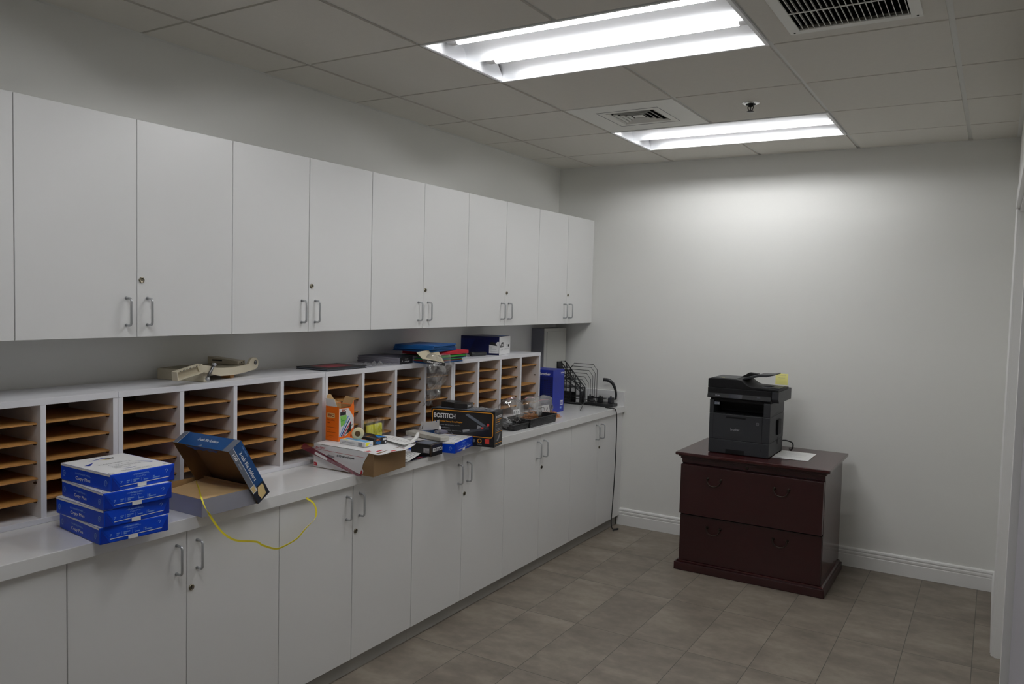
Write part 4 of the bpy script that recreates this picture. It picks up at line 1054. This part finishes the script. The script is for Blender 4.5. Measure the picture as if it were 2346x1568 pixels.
o = b.build('band_label'); o.location = (.2545, -2.1955, ZT); o.rotation_euler.z = R(9); tag(o, 'black paper band with white lettering around the writing pads', 'label')

# colour folders
def folder(m, loc, yaw, label, group, L=.245, W=.285, th=.0042, tx=0.0):
    t = thing('pocket_folder', label, 'folder', loc, yaw, group); t.rotation_euler.x = R(tx)
    b = MB(); b.box((-L, 0, 0), (0, W, .0016), m, bev=.0006, seg=1); b.box((-L, 0, .0016), (0, .004, th - .0016), m); b.build('back_cover', t)
    b = MB(); b.box((-L, 0, th - .0016), (0, W, th - .0002), m, bev=.0006, seg=1); b.build('front_cover', t)
    return t
z = ZT; low = [(FBLUE, 'blue'), (FBLUE, 'blue'), (FORANGE, 'orange'), (FMAROON, 'maroon'), (FGREEN, 'green'), (FBLUE, 'blue'), (FMAROON, 'maroon'), (FGREEN, 'green'), (FGREEN, 'green')]
ords = ['bottom', 'second from the bottom', 'third from the bottom', 'fourth from the bottom', 'fifth from the bottom', 'sixth from the bottom', 'seventh from the bottom', 'eighth from the bottom', 'ninth from the bottom', 'tenth from the bottom', 'eleventh from the bottom']
for i, (m, c) in enumerate(low):
    top = i >= 5
    folder(m, (.352 + (.0 if not top else .01) + .004 * math.sin(i * 2), -2.045 + (.045 if top else 0) + .004 * math.cos(i * 3), z), -3 if top else 0, '%s pocket folder, %s of the mixed colour pile' % (c, ords[i]), 'mixed colour pocket folders'); z += .0043
zr = z
for i in range(4):
    folder(FRED, (.318 - .003 * i, -1.990 + .004 * i, z), 8, 'red pocket folder, %s of the four red ones above the green folders' % ['lowest', 'second lowest', 'second highest', 'highest'][i], 'red pocket folders', tx=1.3); z += .0046
z += .0062
for i in range(3):
    folder(FBLUE, (.350 + .003 * math.cos(i * 2.5), -2.050 + .003 * i, z), -8, 'blue pocket folder, %s of the three between the red ones and the top blue ones' % ['lowest', 'middle', 'highest'][i], 'blue pocket folders on top', L=.24, W=.285); z += .0045
for i in range(5):
    folder(FBLUE, (.362 + .003 * math.sin(i * 2.5), -2.055 + .003 * i, z), -11, 'blue pocket folder, %s of the five on top of the colour pile' % ['lowest', 'second lowest', 'middle', 'second highest', 'topmost'][i], 'blue pocket folders on top', L=.235, W=.29); z += .0045
# torn clear wrapper hanging from the folders over the sorter front
t = thing('torn_wrapper', 'torn clear plastic wrapper hanging over the front of the sorter', 'plastic wrap', (.33, -2.02, 1.34))
b = MB()
def wrap(u, v, ya=-2.155, yb=-1.915):
    w = 1 - .62 * min(1, max(0, (v - .3) / .5))
    y = (ya + yb) / 2 + (u - .5) * (yb - ya) * w - .05 * max(0, v - .3)
    x = .355 + .05 * math.sin(min(1, v * 2.2) * 1.57) - .085 * max(0, v - .3) + .022 * noise.noise(V((u * 5, v * 6, 2)))
    z = 1.352 - .05 * v - .255 * max(0, v - .12) ** 1.05 + .012 * noise.noise(V((u * 4, v * 4, 9)))
    return V((max(x, .292) - .33, y + 2.02, z - 1.34))
b.surf(lambda u, v: wrap(u, v), 26, 40, FILM2)
b.surf(lambda u, v: V((.300 + .016 * noise.noise(V((u * 5, v * 5, 12))) + .025 * math.sin(3.1 * u) - .33, -1.985 + .115 * u - .03 * v + 2.02, 1.262 - .155 * v + .01 * noise.noise(V((u * 5, v * 3, 4))) - 1.34)), 18, 22, FILM2)
b.build('film', t)
b = MB()
def card(u, v): return V((.385 - .06 * v + .012 * u - .33, -2.165 + .175 * u + .02 * v + 2.02, 1.333 + .034 * v - .030 * u * (1 - v) + .006 * math.sin(3.1 * u) - 1.34))
b.surf(card, 10, 6, TAN2); b.surf(lambda u, v: card(u, v) - V((.001, 0, .001)), 10, 6, TAN2)
f = F(card(0, 0) + V((.001, 0, 0)), card(1, 0) - card(0, 0), card(0, 1) - card(0, 0)); b.build('header_card', t)
b = MB(); c = [card(0, 0) + V((.0018, 0, -.014)), card(1, 0) + V((.0018, 0, -.014)), card(1, .0) + V((.0018, 0, .004)), card(0, 0) + V((.0018, 0, .004))]
b.poly(c, INK); b.poly([p - V((.0008, 0, 0)) for p in c[::-1]], INK)
f = F((c[0] + c[1] + c[2] + c[3]) / 4, c[1] - c[0], c[3] - c[0]); b.text(f, 'Office DEPOT', 0, 0, .12, .009, WHITE, .02, .0008)
b.build('printed_band', t)

# toner box (navy with a white end)
t, b = carton('toner_carton', 'navy toner carton with a white end panel on top of the far sorter', 'box', (.247, -1.2087, ZT), -15, .285, .245, .117, TONER)
f = RIGHT(); b.rect(f, .001, .001, .244, .116, WHITE); b.dec(f, [(.012, .048), (.090, .048), (.090, .080), (.05, .080)], INK, .0007); b.rect(f, .045, .056, .08, .068, WHITE, .0009); b.text(f, 'brother', .062, .062, .03, .008, INK, .02, .0011)
b.text(f, 'toner', .055, .032, .052, .007, GREYINK, .01, .0008)
for x in (.125, .160): b.stroke(f, [(x, .045), (x + .008, .060), (x, .066)], .003, GREYINK, .0008)
b.rect(f, .190, .046, .220, .062, INK, .0008); b.lines(f, .115, .030, .215, .040, 2, GREYINK, 4, .3, .0008)
f = LEFT(); b.dec(f, [(-.066, .012), (-.001, .012), (-.001, .085), (-.012, .085), (-.032, .062), (-.066, .066)], WHITE); b.dec(f, [(-.062, .066), (-.058, .082), (-.030, .082), (-.012, .058)], INK, .0006); b.lines(f, -.06, .018, -.01, .05, 4, GREYINK, 3, .3, .0006)
b.dec(f, [(-.27, .02), (-.20, .02), (-.16, .10), (-.27, .10)], TBLUED)
f = TOP(.117); b.dec(f, [(.02, .02), (.2, .02), (.2, .1), (.1, .2)], TBLUED); b.dec(f, [(.1, .01), (.23, .01), (.16, .07)], PALEB, .0006)
b.build('carton', t)
b = MB(); b.lathe([(.012, 0), (.014, .004), (.014, .03), (.012, .032), (.012, .13), (.009, .134)], (.178, -1.425, ZT + .0142), (.18, .98, 0), BLACKP, 16)
tag(b.build('tube'), 'black plastic cylinder lying in front of the navy toner carton', 'cylinder')
t = thing('dispenser', 'small black and clear dispenser left of the black cylinder', 'dispenser', (.175, -1.475, ZT))
b = MB(); b.box((-.03, -.018, 0), (.0, .012, .040), BLACKP, bev=.005); b.build('body', t)
b = MB(); b.box((-.028, .0125, .002), (-.002, .030, .038), FILM2, bev=.004); b.build('clear_part', t)

# ------------------------------------------------------------------ wooden file cabinet with printer
FX, FY = 1.712, -.105
t = thing('file_cabinet', 'dark mahogany two-drawer lateral file cabinet standing by the back wall', 'file cabinet', (FX, FY, 0))
hw, D = .421, .585
b = MB(); b.box((-hw, -D, .030), (hw, -.005, .712), MAHOG, bev=.0015, seg=1); b.build('case', t)
b = MB(); b.prism([(-.445, .0005), (.445, .0005), (.445, .050), (-.445, .050)], 1, -D - .032, -.002, MAHOGD, bev=.004)
b.prism([(-.436, .050), (.436, .050), (.428, .064), (-.428, .064)], 1, -D - .022, -.004, MAHOG, bev=.004); b.build('plinth', t)
b = MB(); b.box((-.452, -D - .052, .7235), (.452, 0, .742), MAHOG, bev=.004)
b.box((-.436, -D - .034, .714), (.436, -.003, .7235), MAHOGD, bev=.003); b.box((-.428, -D - .020, .700), (.428, -.004, .714), MAHOGD, bev=.004); b.build('top', t)
b = MB(); b.box((-hw, -D - .012, .674), (hw, -D, .700), MAHOGD, bev=.001, seg=1); b.lathe([(.010, 0), (.010, .003), (.007, .005)], (-.02, -D - .012, .687), (0, -1, 0), BRONZE, 16); b.box((-.0212, -D - .0175, .683), (-.0188, -D - .0168, .691), DARK); b.build('frieze', t)
def pull(x, z, y, par):
    b = MB()
    for s in (-1, 1): b.lathe([(.0095, 0), (.0085, .003), (.004, .005), (.004, .012), (.006, .014), (.004, .017)], (x + s * .040, y, z), (0, -1, 0), BRONZE, 14)
    b.tube(smooth_path([(x - .040, y - .011, z), (x - .040, y - .014, z - .014), (x - .025, y - .018, z - .034), (x, y - .019, z - .040), (x + .025, y - .018, z - .034), (x + .040, y - .014, z - .014), (x + .040, y - .011, z)], 4), .0032, BRONZE, 8)
    b.build('handle', par)
for z0, z1, yo, zh in ((.362, .668, .042, .597), (.066, .352, .020, .293)):
    b = MB(); b.box((-hw + .004, -D - yo, z0), (hw - .002, -D - .0002, z1), MAHOGD, bev=.002); d = b.build('drawer', t)
    for x in (-.205, .190): pull(x, zh, -D - yo, d)

t = thing('printer', 'black and charcoal laser printer standing on the mahogany cabinet', 'printer', (1.426, -.62, .7422))
W, D = .368, .36
b = MB()
b.box((0, 0, .088), (W, D, .246), PRN, bev=.004); b.box((0, 0, .246), (.026, D, .330), PRN, bev=.003); b.box((W - .040, 0, .246), (W, D, .330), PRN, bev=.004); b.box((.026, .150, .246), (W - .040, D, .330), PRND)
b.box((.004, .006, .322), (W - .004, D, .345), PRND)
f = F((0, 0, 0), (1, 0, 0), (0, 0, 1)); b.stroke(f, [(.026, .088), (.026, .246)], .0012, PRND, .0006); b.stroke(f, [(W - .044, .088), (W - .044, .246)], .0012, PRND, .0006)
f2 = F((W, 0, 0), (0, 1, 0), (0, 0, 1)); b.box((W - .002, .175, .122), (W + .012, .25, .215), PRND, bev=.004)
b.stroke(f2, [(.004, .246), (.2, .262)], .0012, PRND, .0008); b.rect(f2, .20, .06, .225, .105, PRND, .0008)
b.build('body', t)
b = MB(); b.box((.027, -.002, .090), (W - .045, .002, .244), PRN, bev=.0015); f = F((0, -.002, 0), (1, 0, 0), (0, 0, 1))
b.text(f, 'brother', .163, .155, .055, .015, GREYINK, .015); b.rect(f, .105, .222, .225, .232, PRND); b.stroke(f, [(.290, .196), (.303, .196), (.303, .209), (.290, .209), (.290, .196)], .0013, GREYINK); b.stroke(f, [(.294, .2), (.299, .205)], .001, GREYINK)
b.build('front_cover', t)
b = MB(); b.box((.001, .0005, .003), (W - .001, D - .002, .0872), PRN, bev=.003); f = F((0, .0005, 0), (1, 0, 0), (0, 0, 1)); b.rect(f, .108, .004, .222, .030, PRND); b.rect(f, .316, .034, .319, .052, PRND); b.lines(f, .316, .034, .319, .04, 1, DARK, 2, .5)
for x in (.02, W - .02):
    for y in (.02, D - .02): b.box((x - .012, y - .012, 0), (x + .012, y + .012, .0032), PRND)
b.build('paper_drawer', t)
b = MB(); b.box((.028, .012, .2465), (W - .042, .149, .250), PRND)
f = F((.03, .151, .262), (1, 0, 0), (0, 0, 1)); b.box((.030, .0012, .300), (.062, .003, .316), GREYD); b.rect(F((0, .0011, 0), (1, 0, 0), (0, 0, 1)), .050, .303, .058, .313, GREYINK); b.build('output_tray', t)
b = MB(); xs0, xs1 = -.012, .412                             # scanner unit with the slanted control panel
b.prism([(-.012, .372), (-.022, .345), (-.014, .342), (D - .02, .342), (D - .02, .405), (-.012, .405)], 0, xs0, .372, PRND, bev=.003)
b.prism([(.02, .335), (D - .02, .335), (D - .02, .405), (-.004, .405), (-.004, .358)], 0, .372, xs1, PRN, bev=.003)
f = F((0, -.0125, .372), (1, 0, 0), V((0, .010, .027))); fp = F((0, -.0222, .345), (1, 0, 0), V((0, .010, .027)))
b.text(fp, 'MFC-L5700', .052, .015, .026, .005, GREYINK, .02, .0012); b.rect(fp, .12, .003, .20, .027, PRNG, .0012); b.lines(fp, .29, .006, .31, .022, 2, GREYD, 2, .2, .0012)
b.build('scanner', t)
b = MB()                                                     # document feeder: high left hump falling to a low shelf
hump = [(-.012, .4055), (-.012, .458), (0, .462), (.165, .462), (.190, .458), (.215, .440), (.235, .428), (.25, .4235), (.412, .418), (.412, .4055)]
b.prism(hump, 1, -.010, .26, PRND, bev=.003); b.box((.004, .02, .4625), (.15, .24, .464), PRN, bev=.0006); b.disc(F((.06, .06, .4645), (1, 0, 0), (0, 1, 0)), 0, 0, .011, NOTE, .0004)
b.box((.300, .03, .4195), (.405, .20, .4235), PRN, bev=.001); b.box((.30, .09, .4238), (.35, .15, .428), PRND, bev=.002)
b.build('document_feeder', t)
b = MB()
b.prism([(.175, .458), (.200, .460), (.280, .482), (.325, .484), (.372, .498), (.374, .505), (.320, .497), (.272, .494), (.19, .470)], 1, .05, .21, PRN, bev=.002); b.prism([(.13, .462), (.19, .462), (.245, .472), (.235, .487), (.18, .492), (.16, .478)], 1, .20, .25, PRND, bev=.003)
b.build('input_tray', t)
b = MB(); b.tube(smooth_path([(W - .01, D + .001, .06), (W + .02, D + .012, .062), (W + .055, D + .02, .050), (W + .060, D + .02, .022), (W + .048, D + .03, .0045), (W + .03, D + .06, .0045)], 5), .0042, BLACKP, 8); b.build('power_cord', t)
b = MB(); Zn = 1.1615
b.surf(lambda u, v: V((1.737 + .076 * u, -.278 + .004 * v * v, Zn - .002 + .070 * v)), 6, 8, NOTE); b.surf(lambda u, v: V((1.737 + .076 * u, -.2776 + .004 * v * v, Zn - .002 + .070 * v)), 6, 8, NOTE)
f = F((1.737, -.2784, Zn), (1, 0, 0), (0, -.02, 1)); b.lines(f, .012, .052, .066, .064, 1, GREYINK, 4, .1, .0022); b.lines(f, .02, .036, .06, .048, 1, GREYINK, 6, .1, .002)
tag(b.build('sticky_note'), 'yellow sticky note standing up from the back of the printer', 'note')
b = MB(); z = .7426
b.sheet(lambda u, v: V((1.796 + .207 * u, -.552 + .280 * v + .008 * u, z + .0006 + .0012 * math.sin(9 * u + 4 * v) ** 2)), 14, 10, .0004, PAPER)
f = F((1.80, -.55, z + .0018), (1, 0, 0), (0, 1, 0)); b.rect(f, .012, .014, .05, .022, INK, .0006); b.lines(f, .02, .07, .185, .23, 9, GREYINK, 8, .12, .0006)
tag(b.build('sheet_of_paper'), 'printed white sheet lying on the mahogany cabinet right of the printer', 'paper')

# ------------------------------------------------------------------ world and view
w = bpy.data.worlds.new('world'); S.world = w; w.use_nodes = True
w.node_tree.nodes['Background'].inputs[0].default_value = (0, 0, 0, 1); w.node_tree.nodes['Background'].inputs[1].default_value = 0
S.view_settings.view_transform = 'Standard'; S.view_settings.look = 'None'; S.view_settings.gamma = 1; S.view_settings.use_curve_mapping = False
S.view_settings.exposure = 0.0
S.cycles.use_denoising = True
S.cycles.max_bounces = 10; S.cycles.diffuse_bounces = 7; S.cycles.transparent_max_bounces = 24
S.cycles.caustics_reflective = True; S.cycles.caustics_refractive = False; S.cycles.sample_clamp_indirect = 4.0
